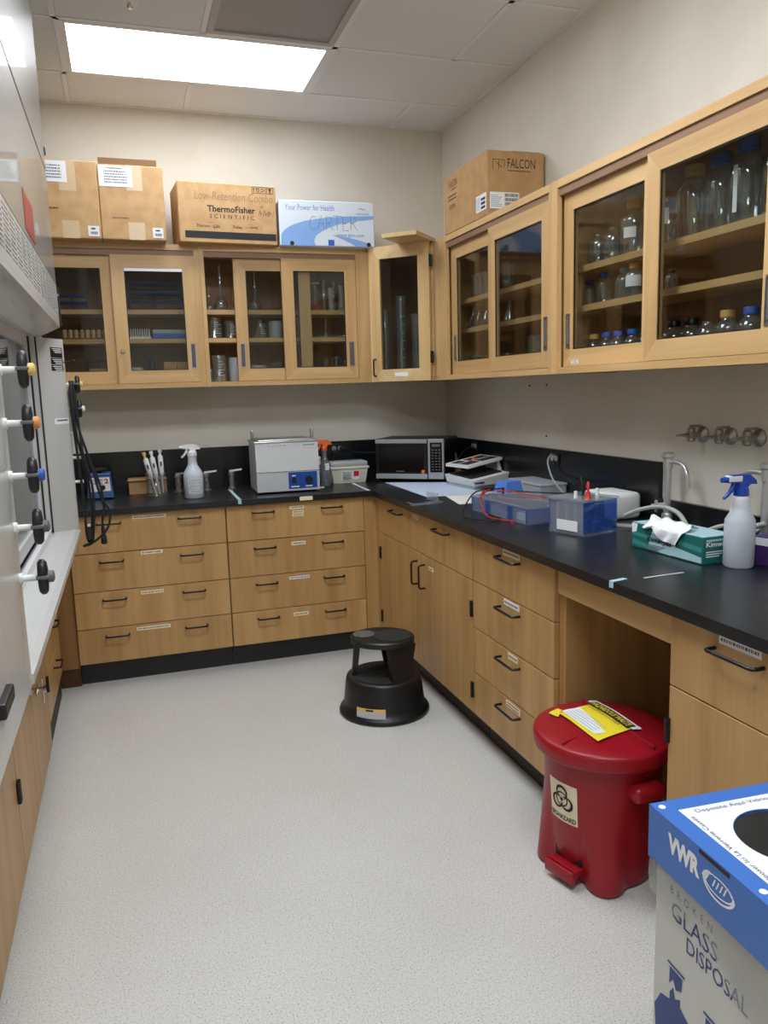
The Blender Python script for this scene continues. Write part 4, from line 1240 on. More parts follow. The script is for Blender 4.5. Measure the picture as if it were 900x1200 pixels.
# back left cabinet: racks and boxes
def wire_rack(name, label, org, w, d, h, levels, m='wire_blue', cols=3):
    t = thing(name, label, 'rack', org)
    for k in range(levels):
        z = .004+(h-.008)*k/(levels-1)
        q = MB(); q.tube([(0, 0, z), (w, 0, z), (w, d, z), (0, d, z)], .0028, 6, closed=True); q.build('wire_hoop', m, t, 40)
        if k < levels-1 or True:
            for j in range(1, 6): MB().cyl((0, d*j/6, z), (w, d*j/6, z), .0016, seg=5).build('cross_wire', m, t, 40)
    for x_ in [w*j/(cols-1) for j in range(cols)]:
        for y_ in (0, d): MB().cyl((x_, y_, 0), (x_, y_, h), .0026, seg=6).build('upright', m, t, 40)
    return t
wire_rack('wire_rack', 'large blue wire test tube rack on the top shelf behind the locked door', (-1.925, -.225, Z3), .27, .17, .15, 4)
wire_rack('wire_rack', 'dark blue wire rack on the top shelf nearest the fume hood', (-2.29, -.20, Z3), .145, .14, .085, 3)
t = thing('peg_rack', 'white plastic peg rack on the middle shelf behind the locked door', 'rack', (-1.882, -.17, Z2))
MB().box(-.055, .055, -.04, .04, 0, .014, r=.002).build('base', 'white_plastic', t)
for i in range(9):
    for j in range(2): MB().cyl((-.048+i*.012, -.025+j*.05, .014), (-.048+i*.012, -.025+j*.05, .056), .0032, .002, 6).build('peg', 'white_plastic', t)
t = thing('storage_tray', 'blue flat tray with a frosted lid on the middle shelf of the left cabinet', 'tray', (-1.728, -.16, Z2))
MB().box(-.088, .088, -.07, .07, 0, .026, r=.004).build('tray', 'blue_plastic', t)
MB().box(-.090, .090, -.072, .072, .0265, .048, r=.005).build('lid', 'frosted', t)
t = thing('vial_box', 'tan wooden block of vials on the middle shelf nearest the fume hood', 'rack', (-2.165, -.16, Z2))
MB().box(-.115, .115, -.06, .06, 0, .030, r=.002).build('block', 'cardboard_dark', t)
for i in range(8): MB().lathe([(.010, .008), (.010, .046), (.007, .05), (0, .05)], 10, (-.10+i*.0285, -.055, .0)).build('vial', 'cardboard', t, 40)
def small_carton(name, label, org, w, d, h, m, rz=0):
    t = thing(name, label, 'box', org, rz)
    MB().box(-w/2, w/2, -d/2, d/2, 0, h-.001, r=.002, seg=1).build('body', m, t)
    MB().box(-w/2-.001, w/2+.001, -d/2-.001, d/2+.001, h*.72, h, r=.002, seg=1).build('lid', m, t)
    return t
small_carton('small_box', 'small tan box on the bottom shelf nearest the fume hood', (-2.115, -.17, Z1), .085, .10, .058+.03, 'cardboard_tan')
wire_rack('wire_rack', 'dark wire rack behind the small tan box on the bottom shelf', (-2.17, -.10, Z1), .11, .06, .135, 3)
small_carton('small_box', 'tan box with dark print, left of a pair on the bottom shelf', (-1.737, -.18, Z1), .066, .12, .115, 'cardboard_tan')
small_carton('small_box', 'tan box with dark print, right of a pair on the bottom shelf', (-1.668, -.18, Z1), .066, .12, .113, 'cardboard_tan')
wire_rack('wire_rack', 'narrow dark wire rack in the middle of the bottom shelf, left cabinet', (-1.86, -.18, Z1), .045, .10, .135, 3)
ware('jar', -1.915, yb, Z1, .04, .10, 'translucent plastic tub on the bottom shelf behind the locked door', 'frosted')
# corner cabinet
ware('cylinder', -.415, -.33, ZB+.0225, .030, .47, 'tall clear measuring cylinder, right one in the corner cabinet', 'glassware_thick', marks=True)
ware('cylinder', -.49, -.26, ZB+.0225, .026, .40, 'tall clear measuring cylinder, left one in the corner cabinet', 'glassware_thick')
ware('beaker', -.33, -.42, ZB+.0225, .05, .36, 'tall wide glass column at the right in the corner cabinet', 'glassware_thick')
# right wall, far cabinet
xr = -.15
RC = 'under the tan carton'
O5 = ['first', 'second', 'third', 'fourth', 'fifth', 'sixth']
for k, yy in enumerate((-.80, -.872, -.945, -1.01)):
    ware('tumbler', xr, yy, Z3, .032, .125, O5[k]+' tall beaker from the corner, top cabinet shelf '+RC)
ware('tumbler', xr, -1.185, Z3, .034, .135, 'tall beaker standing alone behind the right door, top shelf '+RC)
for k, yy in enumerate((-.765, -.845, -.94)):
    ware('erlenmeyer', xr, yy, Z2, .038, .108, O5[k]+' conical flask from the corner, middle cabinet shelf '+RC)
ware('erlenmeyer', xr, -1.20, Z2, .034, .105, 'conical flask alone behind the right door on the middle shelf '+RC)
for k, yy in enumerate((-.78, -.87, -.96, -1.16)):
    ware('beaker', xr, yy, Z1, .032, .095, O5[k]+' small beaker from the corner, bottom cabinet shelf '+RC)
for k, yy in enumerate((-1.44, -1.52, -1.60)):
    ware('tumbler', xr, yy, Z1, .032, .16, O5[k]+' of three slim beakers at bottom right of the cabinet '+RC, marks=True)
# right wall, near cabinet
NC_ = 'in near right cabinet'
ware('bottle', xr, -1.965, Z3, .042, .135, 'uncapped clear bottle, left of a pair on the top shelf '+NC_)
ware('bottle', xr, -2.060, Z3, .042, .145, 'uncapped clear bottle, right of a pair on the top shelf '+NC_)
ware('bottle', xr, -2.195, Z3, .050, .205, 'yellow-capped bottle with two white marks behind the left sliding door', cap='yellow_cap', paper=(.30, .48, PI*1.05, PI*1.35))
ware('bottle', xr, -1.905, Z2, .034, .106, 'short blue-capped bottle, leftmost on the middle shelf '+NC_, cap='blue_cap')
ware('bottle', xr, -2.008, Z2, .032, .122, 'slim blue-capped bottle, second on the middle shelf '+NC_, cap='blue_cap')
ware('bottle', xr, -2.150, Z2, .040, .120, 'pale-blue-capped bottle on the middle shelf '+NC_, cap='pale_blue_cap')
ware('bottle', xr-.03, -2.245, Z2, .034, .122, 'yellow-capped bottle with white paper label on the middle shelf', cap='yellow_cap', paper=(.30, .62, PI*.95, PI*1.55))
for k, (yy, cp, cn) in enumerate(((-1.945, 'yellow_cap', 'yellow-capped'), (-2.03, 'blue_cap', 'blue-capped'), (-2.11, 'blue_cap', 'blue-capped'), (-2.20, 'blue_cap', 'blue-capped'), (-2.29, 'blue_cap', 'blue-capped'))):
    ware('bottle', xr, yy, Z1, .036, .130, cn+' bottle, '+O5[k]+' from the left on the bottom shelf '+NC_, cap=cp)
ware('jar', xr, -2.39, Z3, .045, .13, 'clear jar with a paper label at the left behind the near sliding door', 'glassware', paper=(.55, .95, PI*.95, PI*1.3))
ware('bottle', xr, -2.520, Z3, .056, .235, 'large yellow-capped bottle on the top shelf behind the near sliding door', cap='yellow_cap')
ware('bottle', xr, -2.645, Z3, .058, .238, 'large blue-capped bottle beside the large yellow-capped one on top shelf', cap='blue_cap')
ware('bottle', xr-.01, -2.770, Z3, .058, .250, 'large blue-capped bottle with a white tape strip, top shelf', cap='blue_cap', paper=(.12, .66, PI*1.02, PI*1.10))
ware('bottle', xr, -2.895, Z3, .058, .245, 'large blue-capped bottle at the right end of the top shelf', cap='blue_cap')
ware('bottle', xr, -2.415, Z2, .022, .075, 'tiny black-capped bottle on the middle shelf behind the near sliding door', cap='black_plastic')
for k, (yy, cp, cn) in enumerate(((-2.435, 'black_plastic', 'first black-capped bottle'), (-2.525, 'black_plastic', 'second black-capped bottle'), (-2.605, None, 'uncapped clear bottle'), (-2.695, 'yellow_cap', 'yellow-capped bottle'), (-2.795, 'blue_cap', 'wide blue-capped bottle'))):
    ware('bottle', xr, yy, Z1, .042, .150 if k > 2 else .14, cn+' on the bottom shelf behind the near sliding door', cap=cp)

# ================================================================== back worktop
CZ = .9145
# mixer
t = thing('vortex_mixer', 'blue laboratory mixer with white front plate on the worktop by the cords', 'mixer', (-2.150, -.24, CZ))
MB().hexa([(-.068, -.06, .008), (.066, -.06, .008), (.066, .07, .008), (-.068, .07, .008)], [(-.060, -.052, .125), (.056, -.052, .125), (.056, .06, .125), (-.060, .06, .125)]).build('housing', 'vortex_blue', t)
MB().box(-.062, .058, -.054, .062, .1255, .140, r=.006).build('top_cap', 'vortex_blue', t)
fp = MB().hexa([(-.056, -.0588, .043), (.053, -.0588, .043), (.053, -.0565, .043), (-.056, -.0565, .043)], [(-.052, -.0555, .118), (.049, -.0555, .118), (.049, -.0535, .118), (-.052, -.0535, .118)]).build('face_plate', 'white_plastic', t)
tw = lambda ox, oz: (lambda a, b_: (ox+a, -.0593+.0445*(oz+b_-.043), oz+b_))
text('VORTEX', 'blue_panel', fp, (0, 0, 0), fx, fy, w=.062, h=.013, bold=.02, warp=tw(-.044, .098))
text('GENIE', 'blue_panel', fp, (0, 0, 0), fx, fy, w=.055, h=.012, bold=.02, warp=tw(-.042, .082))
text('2', 'red_plastic', fp, (0, 0, 0), fx, fy, w=.022, h=.028, bold=.05, warp=tw(.022, .084))
MB().lathe([(.014, 0), (.013, .010), (0, .010)], 20, M=Matrix.Translation((.012, -.0575, .064)) @ Matrix.Rotation(PI/2, 4, 'X')).build('dial', 'black_plastic', t, 40)
MB().lathe([(.012, .14), (.012, .15), (.045, .155), (.045, .163), (.02, .166), (0, .164)], 24).build('rubber_cup', 'black_rubber', t, 40)
for a in (-.05, .05):
    for b_ in (-.045, .055): MB().lathe([(.009, 0), (.009, .008)], 12, (a, b_, 0)).build('foot', 'black_rubber', t)
# flat tan box behind the pipettes
t = thing('cardboard_box', 'low tan cardboard box on the worktop behind the pipette beaker', 'box', (-1.90, -.135, CZ), .03)
MB().box(-.105, .100, -.045, .05, 0, .088, r=.002, seg=1).build('body', 'cardboard_tan', t)
MB().add([(-.105, -.0455, .088), (.1, -.0455, .088), (.1, -.060, .080), (-.115, -.060, .080)], [(0, 1, 2, 3)]).build('flap', 'cardboard', t)
# beaker with three pipettes
t = thing('beaker', 'glass beaker holding three white pipettes on the back worktop', 'beaker', (-1.860, -.305, CZ))
MB().lathe([(0, .002), (.048, .002), (.052, .010), (.052, .122), (.057, .128)], 32, caps=False).build('vessel', 'glassware', t, 50)
mk = MB()
for k in range(7):
    zz = .03+.012*k; vs = []
    for j in range(5):
        a = -2.4+.22*j/4*(1 if k % 2 else 1.6)
        vs += [(.0524*math.cos(a), .0524*math.sin(a), zz), (.0524*math.cos(a), .0524*math.sin(a), zz+.0014)]
    mk.add(vs, [(2*j, 2*j+2, 2*j+3, 2*j+1) for j in range(4)])
mk.build('graduations', 'white_print', t)
def pipette(label, base, lean, cap, S=1.22):
    t = thing('pipette', label, 'pipette', base, 0, 'pipettes in the beaker')
    M = Matrix.Rotation(lean[1], 4, 'X') @ Matrix.Rotation(lean[0], 4, 'Y') @ Matrix.Diagonal((S*.95, S*.95, S, 1))
    MB().lathe([(.002, 0), (.0035, .006), (.005, .075), (.0075, .08)], 12, M=M).build('tip_cone', 'white_plastic', t, 40)
    MB().lathe([(.009, .08), (.011, .085), (.0125, .12), (.0125, .165), (.010, .172)], 14, M=M, sy=1.25).build('grip', 'white_plastic', t, 50)
    MB().box(-.0035, .0035, -.0165, -.0145, .125, .145, M).build('volume_window', 'ink', t)
    MB().lathe([(.006, .172), (.006, .186), (.009, .187), (.009, .200), (0, .200)], 12, M=M).build('plunger', cap, t, 40)
    MB().box(-.004, .004, .010, .034, .160, .165, M).build('finger_hook', 'pale_grey', t)
pipette('white pipette with a yellow-green plunger, left one in the glass beaker', (-1.862, -.322, CZ+.006), (-.22, .03), 'knob_yellow')
pipette('white pipette with a short grey hook, middle one in the glass beaker', (-1.842, -.300, CZ+.006), (-.14, .01), 'white_plastic')
pipette('white pipette standing tallest, right one in the glass beaker', (-1.823, -.280, CZ+.010), (-.02, -.03), 'white_plastic')
# white spray bottle
def spray_bottle(label, org, rz, r, hb, m, head, headm, trigm, liquid=None, labels=0, neck=.44):
    t = thing('spray_bottle', label, 'spray bottle', org, rz)
    MB().lathe([(r*.9, 0), (r, .006), (r, hb*(.52+.3*(neck-.44))), (r*.97, hb*(.58+.4*(neck-.44))), (r*(.82+neck-.44), hb*.66), (r*(neck+.06), hb*.78), (r*neck, hb*.86), (r*neck, hb*.97), (r*.46, hb)], 32).build('bottle', m, t, 50)
    if liquid: MB().lathe([(r*.86, .004), (r*.95, .010), (r*.95, hb*liquid), (0, hb*liquid)], 28).build('liquid', 'liquid', t, 40)
    z = hb
    MB().lathe([(r*.46, z), (r*.50, z+.002), (r*.48, z+.022), (r*.36, z+.026)], 20).build('collar', headm, t, 40)
    hd = MB()
    hd.prism([(-.050, z+.040), (-.050, z+.056), (-.030, z+.062), (.020, z+.062), (.040, z+.046), (.044, z+.034), (.022, z+.034), (.012, z+.022), (-.012, z+.022), (-.014, z+.038)], 'y', -.011, .011)
    hd.build('head', head, t)
    MB().cyl((-.050, 0, z+.048), (-.064, 0, z+.048), .0085, .0075, 12).build('nozzle', headm, t, 40)
    tr = MB(); tr.tube(spline([(-.024, 0, z+.040), (-.030, 0, z+.022), (-.044, 0, z+.004), (-.056, 0, z-.006)], 5), [.007]*8+[.006]*4+[.005]*4, 8)
    tr.build('trigger', trigm, t, 50)
    for k in range(labels):
        zz = hb*.44-k*.030; vs = []
        for j in range(9):
            a = -PI/2-.75+1.5*j/8
            vs += [(r*1.008*math.cos(a), r*1.008*math.sin(a), zz-.010), (r*1.008*math.cos(a), r*1.008*math.sin(a), zz+.010)]
        lb = MB().add(vs, [(2*j, 2*j+2, 2*j+3, 2*j+1) for j in range(8)]).build('label', 'paper', t, 60)
        pk = MB()
        for row in range(2):
            a = -PI/2-.6
            while a < -PI/2+.55:
                da = random.uniform(.06, .18); q = zz-.006+row*.008
                pk.add([(r*1.014*math.cos(a), r*1.014*math.sin(a), q), (r*1.014*math.cos(a+da), r*1.014*math.sin(a+da), q), (r*1.014*math.cos(a+da), r*1.014*math.sin(a+da), q+.004), (r*1.014*math.cos(a), r*1.014*math.sin(a), q+.004)], [(0, 1, 2, 3)])
                a += da+.05
        pk.build('print', 'ink_grey', lb)
    return t
spray_bottle('white spray bottle with three paper labels on the back worktop', (-1.672, -.50, CZ), .1, .052, .225, 'bottle_plastic', 'white_plastic', 'white_plastic', 'white_plastic', .45, labels=3)
# gas turrets
for k, (xx, yy, lb) in enumerate(((-1.735, -.19, 'chrome gas turret half hidden behind the white spray bottle'), (-1.578, -.20, 'chrome gas turret just right of the white spray bottle'), (-1.432, -.19, 'chrome gas turret between the spray bottle and grey water bath'))):
    t = thing('gas_turret', lb, 'gas tap', (xx, yy, CZ), 0, 'gas turrets on the back worktop')
    MB().lathe([(.026, 0), (.026, .006), (.017, .010), (.016, .075), (.019, .078), (.019, .092), (.010, .098), (0, .098)], 20).build('body', 'old_chrome', t, 40)
    MB().hexa([(-.012, -.009, .098), (.060, -.007, .106), (.060, .007, .106), (-.012, .009, .098)], [(-.012, -.009, .108), (.060, -.006, .115), (.060, .006, .115), (-.012, .009, .108)], Matrix.Rotation(-.1, 4, 'Z')).build('lever', 'white_plastic' if k else 'steel', t)
    MB().tube([(0, -.014, .055), (0, -.035, .055), (0, -.055, .050)], [.006, .006, .004], 8).build('hose_nozzle', 'old_chrome', t, 40)
# tape strips across the worktop
def strip(label, pts, w, m, z=CZ, drop=0):
    P = [Vector((a, b_, 0)) for a, b_ in pts]; d = (P[1]-P[0]).normalized(); nrm = Vector((-d.y, d.x, 0))*w/2
    mb = MB()
    q = [P[0]-nrm, P[1]-nrm, P[1]+nrm, P[0]+nrm]
    mb.hexa([(p.x, p.y, z) for p in q], [(p.x, p.y, z+.0012) for p in q])
    o = mb.build('tape_strip', m); tag(o, label, 'tape', 'tape strips on the worktop')
    if drop:
        a, b_ = q[1], q[2]; e = d*.0012
        r_ = MB().hexa([(a.x+.0*e.x, a.y, z-drop), (b_.x, b_.y, z-drop), (b_.x+e.x, b_.y+e.y, z-drop), (a.x+e.x, a.y+e.y, z-drop)], [(a.x, a.y, z+.0012), (b_.x, b_.y, z+.0012), (b_.x+e.x, b_.y+e.y, z+.0012), (a.x+e.x, a.y+e.y, z+.0012)])
        r_.build('folded_end', m, o)
    rebase(o, ((P[0].x+P[1].x)/2, (P[0].y+P[1].y)/2, z))
strip('pale blue tape strip across the worktop left of the water bath', [(-1.455, -.24), (-1.462, -.7125)], .017, 'tape_teal', drop=.022)
strip('white tape strip on the worktop in front of the sharps tub', [(-.742, -.33), (-.756, -.70)], .017, 'tape_white')
strip('short white tape strip across the front edge of the right worktop', [(-.690, -2.945), (-.7425, -2.957)], .016, 'tape_teal', drop=.018)
strip('thin worn tape line on the right worktop before the blue-topped bottle', [(-.640, -2.962), (-.50, -2.953)], .006, 'tape_white')
o = MB().box(-1.145, -1.075, -.7145, -.7125, .888, .909).build('edge_label', 'label_cream'); tag(o, 'blank cream label stuck on the front edge of the back worktop', 'label'); rebase(o, (-1.11, -.7135, .888))

# grey water bath
t = thing('water_bath', 'grey ultrasonic water bath with blue control panel on the back worktop', 'water bath', (-1.165, -.40, CZ), math.radians(-2))
BW = .172
pr = [(-.16, .010), (-.165, .115), (-.150, .275), (.15, .275), (.15, .010)]
MB().prism(pr, 'x', -BW, BW).build('housing', 'bath_grey', t)
MB().hexa([(-BW-.001, -.1668, .116), (BW+.001, -.1668, .116), (BW+.001, -.163, .116), (-BW-.001, -.163, .116)], [(-BW-.001, -.1668, .119), (BW+.001, -.1668, .119), (BW+.001, -.163, .119), (-BW-.001, -.163, .119)]).build('seam', 'ink_grey', t)
cp = MB().hexa([(.0, -.1628, .022), (.158, -.1628, .022), (.158, -.159, .022), (.0, -.159, .022)], [(.0, -.1672, .112), (.158, -.1672, .112), (.158, -.163, .112), (.0, -.163, .112)]).build('control_panel', 'blue_panel', t)
MB().lathe([(.021, 0), (.019, .014), (0, .014)], 24, M=Matrix.Translation((.113, -.1655, .068)) @ Matrix.Rotation(PI/2, 4, 'X')).build('dial', 'black_plastic', cp, 40)
MB().box(.018, .042, -.170, -.164, .054, .082).build('switch', 'black_plastic', cp)
pk = MB()
for (a, b_, z) in ((.012, .058, .030), (.092, .130, .030), (.018, .04, .090)): pk.box(a, b_, -.1672, -.1650, z, z+.006)
pk.build('print', 'white_print', cp)
MB().box(-BW-.006, BW+.006, -.155, .156, .275, .284, r=.003).build('lid', 'steel', t)
MB().box(-BW+.02, BW-.02, -.13, .13, .2845, .292, r=.004).build('lid_plate', 'steel', t)
for s_ in (-1, 1):
    x_ = s_*(BW-.004)
    MB().tube([(x_-.0, -.028, .286), (x_, -.028, .330), (x_, -.022, .337), (x_, .022, .337), (x_, .028, .330), (x_, .028, .286)], .0045, 8).build('handle', 'old_chrome', t, 40)
for a in (-.15, .15):
    for b_ in (-.13, .12): MB().lathe([(.012, 0), (.012, .010)], 12, (a, b_, 0)).build('foot', 'black_rubber', t)
lb = MB().box(-.09, -.0, -.1545, -.1520, .258, .268).build('label', 'paper', t)
pk = MB(); ink_rows(pk, -.085, -.006, .259, .267, -.1548, 1); pk.build('print', 'ink_grey', lb)
lb = MB().box(.085, .155, -.1550, -.1525, .243, .266).build('label', 'paper_cream', t); MB().box(.088, .152, -.1556, -.155, .254, .264).build('band', 'pale_blue_cap', lb)
MB().cyl((BW, -.05, .17), (BW+.03, -.05, .17), .012, seg=14).build('drain_tap', 'white_plastic', t, 40)
MB().cyl((BW+.022, -.05, .175), (BW+.022, -.05, .135), .010, seg=12).build('drain_spout', 'white_plastic', t, 40)
# orange-topped spray bottle
t = spray_bottle('clear spray bottle with an orange trigger beside the water bath', (-.915, -.36, CZ), .15, .034, .205, 'glassware_thick', 'orange_plastic', 'orange_plastic', 'orange_plastic', .5)
MB().box(-.012, .012, -.0355, -.0345, .095, .135).build('label', 'paper', t)
o = MB().tube([(.022*math.cos(2*PI*k/24), .012*math.sin(2*PI*k/24), 0) for k in range(24)], .0035, 8, closed=True).build('ring_seal', 'white_plastic', None, 60)
tag(o, 'white plastic ring lying by the orange-topped spray bottle', 'ring'); o.location = (-.968, -.45, CZ+.0037)
# sharps tub
t = thing('storage_tub', 'cream plastic tub with clear lid and red-white label beside the microwave', 'tub', (-.748, -.235, CZ), -.02)
MB().hexa([(-.098, -.055, 0), (.098, -.055, 0), (.098, .055, 0), (-.098, .055, 0)], [(-.112, -.065, .088), (.112, -.065, .088), (.112, .065, .088), (-.112, .065, .088)]).build('tub_body', 'cream_plastic', t)
MB().box(-.120, .120, -.072, .072, .084, .098, r=.004).build('rim', 'cream_plastic', t)
MB().box(-.112, .112, -.064, .064, .0985, .128, r=.008).build('lid', 'frosted', t, 40)
lb = MB().hexa([(-.05, -.0608, .018), (.058, -.0608, .018), (.058, -.058, .018), (-.05, -.058, .018)], [(-.05, -.0658, .072), (.058, -.0658, .072), (.058, -.063, .072), (-.05, -.063, .072)]).build('label', 'paper', t)
MB().hexa([(.024, -.0613, .026), (.056, -.0613, .026), (.056, -.059, .026), (.024, -.059, .026)], [(.024, -.0662, .070), (.056, -.0662, .070), (.056, -.064, .070), (.024, -.064, .070)]).build('red_square', 'red_plastic', lb)
pk = MB()
for r_ in range(5): pk.box(-.044, .012-.006*(r_ % 2), -.0664, -.0612+.0, .026+.009*r_, .029+.009*r_)
pk.build('print', 'ink_grey', lb)
# ================================================================== microwave in the corner
mz = CZ
t = thing('microwave', 'black and silver microwave oven standing across the worktop corner', 'microwave', (-.585, -.305, mz), math.radians(-37.8))
mw, mh, md = .424, .238, .30
MB().box(0, mw, .012, md, .016, .016+mh, r=.004).build('case', 'black_plastic', t)
for a in (.03, mw-.03):
    for b_ in (.04, md-.04): MB().lathe([(.012, 0), (.012, .017)], 12, (a, b_, 0)).build('foot', 'black_rubber', t)
dr = MB().box(.002, .322, -.010, .0118, .018, .016+mh-.002, r=.003).build('door', 'black_plastic', t)
MB().box(.022, .300, -.0112, -.0102, .058, .215).build('window', 'screen_black', dr)
MB().box(.002, .322, -.0135, -.0100, .228, .252, r=.002).build('trim_strip', 'silver', dr); MB().box(.002, .322, -.0135, -.0100, .018, .048, r=.002).build('trim_strip', 'silver', dr)
MB().box(.286, .306, -.0125, -.0113, .052, .072).build('sticker', 'orange_plastic', dr)
MB().box(.13, .18, -.0116, -.0104, .060, .066).build('maker_mark', 'ink_grey', dr)
kp = MB().box(.326, mw-.002, -.010, .0118, .018, .016+mh-.002, r=.003).build('control_panel', 'silver', t)
MB().box(.340, mw-.012, -.0112, -.0102, .058, .232).build('keypad', 'screen_black', kp)
pk = MB()
pk.box(.352, mw-.024, -.0118, -.0113, .208, .222)
for i in range(3):
    for j in range(8): pk.box(.350+i*.020, .362+i*.020, -.0118, -.0113, .070+j*.0165, .076+j*.0165)
pk.build('keys', 'knob_grey', kp)
# torn orange tag hanging on its side and lead
o = MB().tube(spline([(-.150, -.520, CZ+.09), (-.140, -.515, CZ+.13), (-.10, -.50, CZ+.17), (-.06, -.49, CZ+.19), (-.031, -.49, 1.112)], 6), .003, 6).build('electrical_lead', 'black_rubber', None, 50)
tag(o, 'thin black power lead behind the microwave running to the wall outlet', 'cord'); rebase(o, (-.02, -.49, 1.115))
o = MB().add([(-.178, -.560, CZ+.03), (-.140, -.560, CZ+.045), (-.150, -.545, CZ+.12), (-.172, -.545, CZ+.17), (-.179, -.557, CZ+.03), (-.141, -.557, CZ+.045), (-.151, -.542, CZ+.12), (-.173, -.542, CZ+.17)], [(0, 1, 2, 3), (4, 7, 6, 5), (0, 4, 5, 1), (1, 5, 6, 2), (2, 6, 7, 3), (3, 7, 4, 0)]).build('paper_tag', 'ink_brown')
tag(o, 'small brown-red paper tag by the right side of the microwave', 'tag'); rebase(o, (-.16, -.55, CZ+.03))
# absorbent pads
def pad(label, c4, m, z, seed):
    r_ = random.Random(seed); n = 16
    C = [Vector((a, b_, 0)) for a, b_ in c4]; vs = []; fs = []
    ph_ = [r_.uniform(0, 6) for _ in range(4)]
    for lev in (1, 0):
        for i in range(n+1):
            for j in range(n+1):
                u, v = i/n, j/n
                p = (C[0]*(1-u)+C[1]*u)*(1-v)+(C[3]*(1-u)+C[2]*u)*v
                wv = .0012*(1+math.sin(u*9+ph_[0]+v*3)*math.sin(v*8+ph_[1]))*min(1, 6*min(u, 1-u, v, 1-v)+.25)
                vs.append((p.x, p.y, z+wv+.0012*lev))
    N1 = (n+1)**2
    for i in range(n):
        for j in range(n):
            a = i*(n+1)+j; q = (a, a+n+1, a+n+2, a+1)
            fs += [q, tuple(N1+k for k in reversed(q))]
    o = MB().add(vs, fs).build('absorbent_pad', m, None, 60); tag(o, label, 'pad', 'absorbent pads on the right worktop'); rebase(o, ((c4[0][0]+c4[2][0])/2, (c4[0][1]+c4[2][1])/2, z))
    return o
pad('pale blue absorbent pad with white border lying before the microwave', [(-.565, -.40), (-.575, -1.12), (-.22, -1.12), (-.19, -.62)], 'pad_blue', CZ+.0002, 1)
pad('white absorbent pad lying between the white instrument and gel tank', [(-.48, -1.13), (-.535, -1.43), (-.19, -1.36), (-.16, -1.13)], 'pad_white', CZ+.0005, 5)
# clear acrylic angle at the edge of the worktop
t = thing('acrylic_angle', 'clear acrylic angle piece lying near the front edge of the right worktop', 'acrylic piece', (-.66, -1.33, CZ), .2)
MB().box(-.085, .085, -.012, .012, 0, .008).build('flat_leg', 'clear_acrylic', t)
MB().box(.055, .060, -.012, .09, .0085, .048).build('upright_leg', 'clear_acrylic', t)
MB().box(-.085, -.079, -.012, .045, .0085, .012).build('end_piece', 'clear_acrylic', t)
# white instrument with raised lid
t = thing('gel_reader', 'white bench instrument with a raised slotted lid beside the microwave', 'instrument', (-.16, -.83, CZ+.0042))
q = lambda x, y, z: (x+.16, y+.83, z-CZ)
MB().hexa([q(-.295, -.705, CZ+.018), q(-.262, -1.005, CZ+.018), q(-.030, -.930, CZ+.018), q(-.05, -.655, CZ+.018)], [q(-.305, -.700, CZ+.060), q(-.275, -1.015, CZ+.048), q(-.022, -.935, CZ+.075), q(-.045, -.650, CZ+.085)]).build('housing', 'white_plastic', t)
MB().hexa([q(-.285, -.72, CZ), q(-.255, -.98, CZ), q(-.04, -.915, CZ), q(-.055, -.67, CZ)], [q(-.285, -.72, CZ+.0178), q(-.255, -.98, CZ+.0178), q(-.04, -.915, CZ+.0178), q(-.055, -.67, CZ+.0178)]).build('base', 'pale_grey', t)
MB().hexa([q(-.285, -.72, CZ+.0595), q(-.262, -.96, CZ+.0525), q(-.05, -.90, CZ+.0750), q(-.06, -.68, CZ+.0840)], [q(-.285, -.72, CZ+.066), q(-.262, -.96, CZ+.059), q(-.05, -.90, CZ+.080), q(-.06, -.68, CZ+.088)]).build('platen', 'ink', t)
MB().hexa([q(-.262, -1.0125, CZ+.030), q(-.20, -.9945, CZ+.030), q(-.20, -.9925, CZ+.030), q(-.262, -1.0105, CZ+.030)], [q(-.265, -1.014, CZ+.038), q(-.20, -.9955, CZ+.040), q(-.20, -.9935, CZ+.040), q(-.265, -1.012, CZ+.038)]).build('name_strip', 'purple_print', t)
la, lb_, lc, ld = Vector(q(-.322, -.757, 1.024)), Vector(q(-.275, -.956, 1.024)), Vector(q(-.028, -.865, 1.052)), Vector(q(-.055, -.640, 1.052))
up_ = Vector((0, 0, .016))
lo_ = MB().hexa([tuple(p) for p in (la, lb_, lc, ld)], [tuple(p+up_) for p in (la, lb_, lc, ld)]).build('lid', 'white_plastic', t)
def lidp(u, v, h): return tuple((la*(1-u)+ld*u)*(1-v)+(lb_*(1-u)+lc*u)*v+Vector((0, 0, .016+h)))
for (u0, u1, v0, v1) in ((.06, .42, .50, .88), (.06, .30, .12, .42), (.48, .94, .55, .90), (.40, .94, .12, .46)):
    MB().hexa([lidp(u0, v0, .0002), lidp(u0, v1, .0002), lidp(u1, v1, .0002), lidp(u1, v0, .0002)], [lidp(u0, v0, .0016), lidp(u0, v1, .0016), lidp(u1, v1, .0016), lidp(u1, v0, .0016)]).build('slot_panel', 'ink', lo_)
MB().hexa([lidp(.46, .42, .002), lidp(.46, .54, .002), lidp(.54, .54, .002), lidp(.54, .42, .002)], [lidp(.46, .42, .010), lidp(.46, .54, .010), lidp(.54, .54, .010), lidp(.54, .42, .010)]).build('catch', 'orange_plastic', lo_)
MB().hexa([q(-.052, -.86, CZ+.080), q(-.052, -.70, CZ+.085), q(-.030, -.70, CZ+.085), q(-.030, -.86, CZ+.080)], [q(-.052, -.84, 1.049), q(-.052, -.70, 1.051), q(-.036, -.70, 1.051), q(-.036, -.84, 1.049)]).build('hinge_block', 'pale_grey', t)
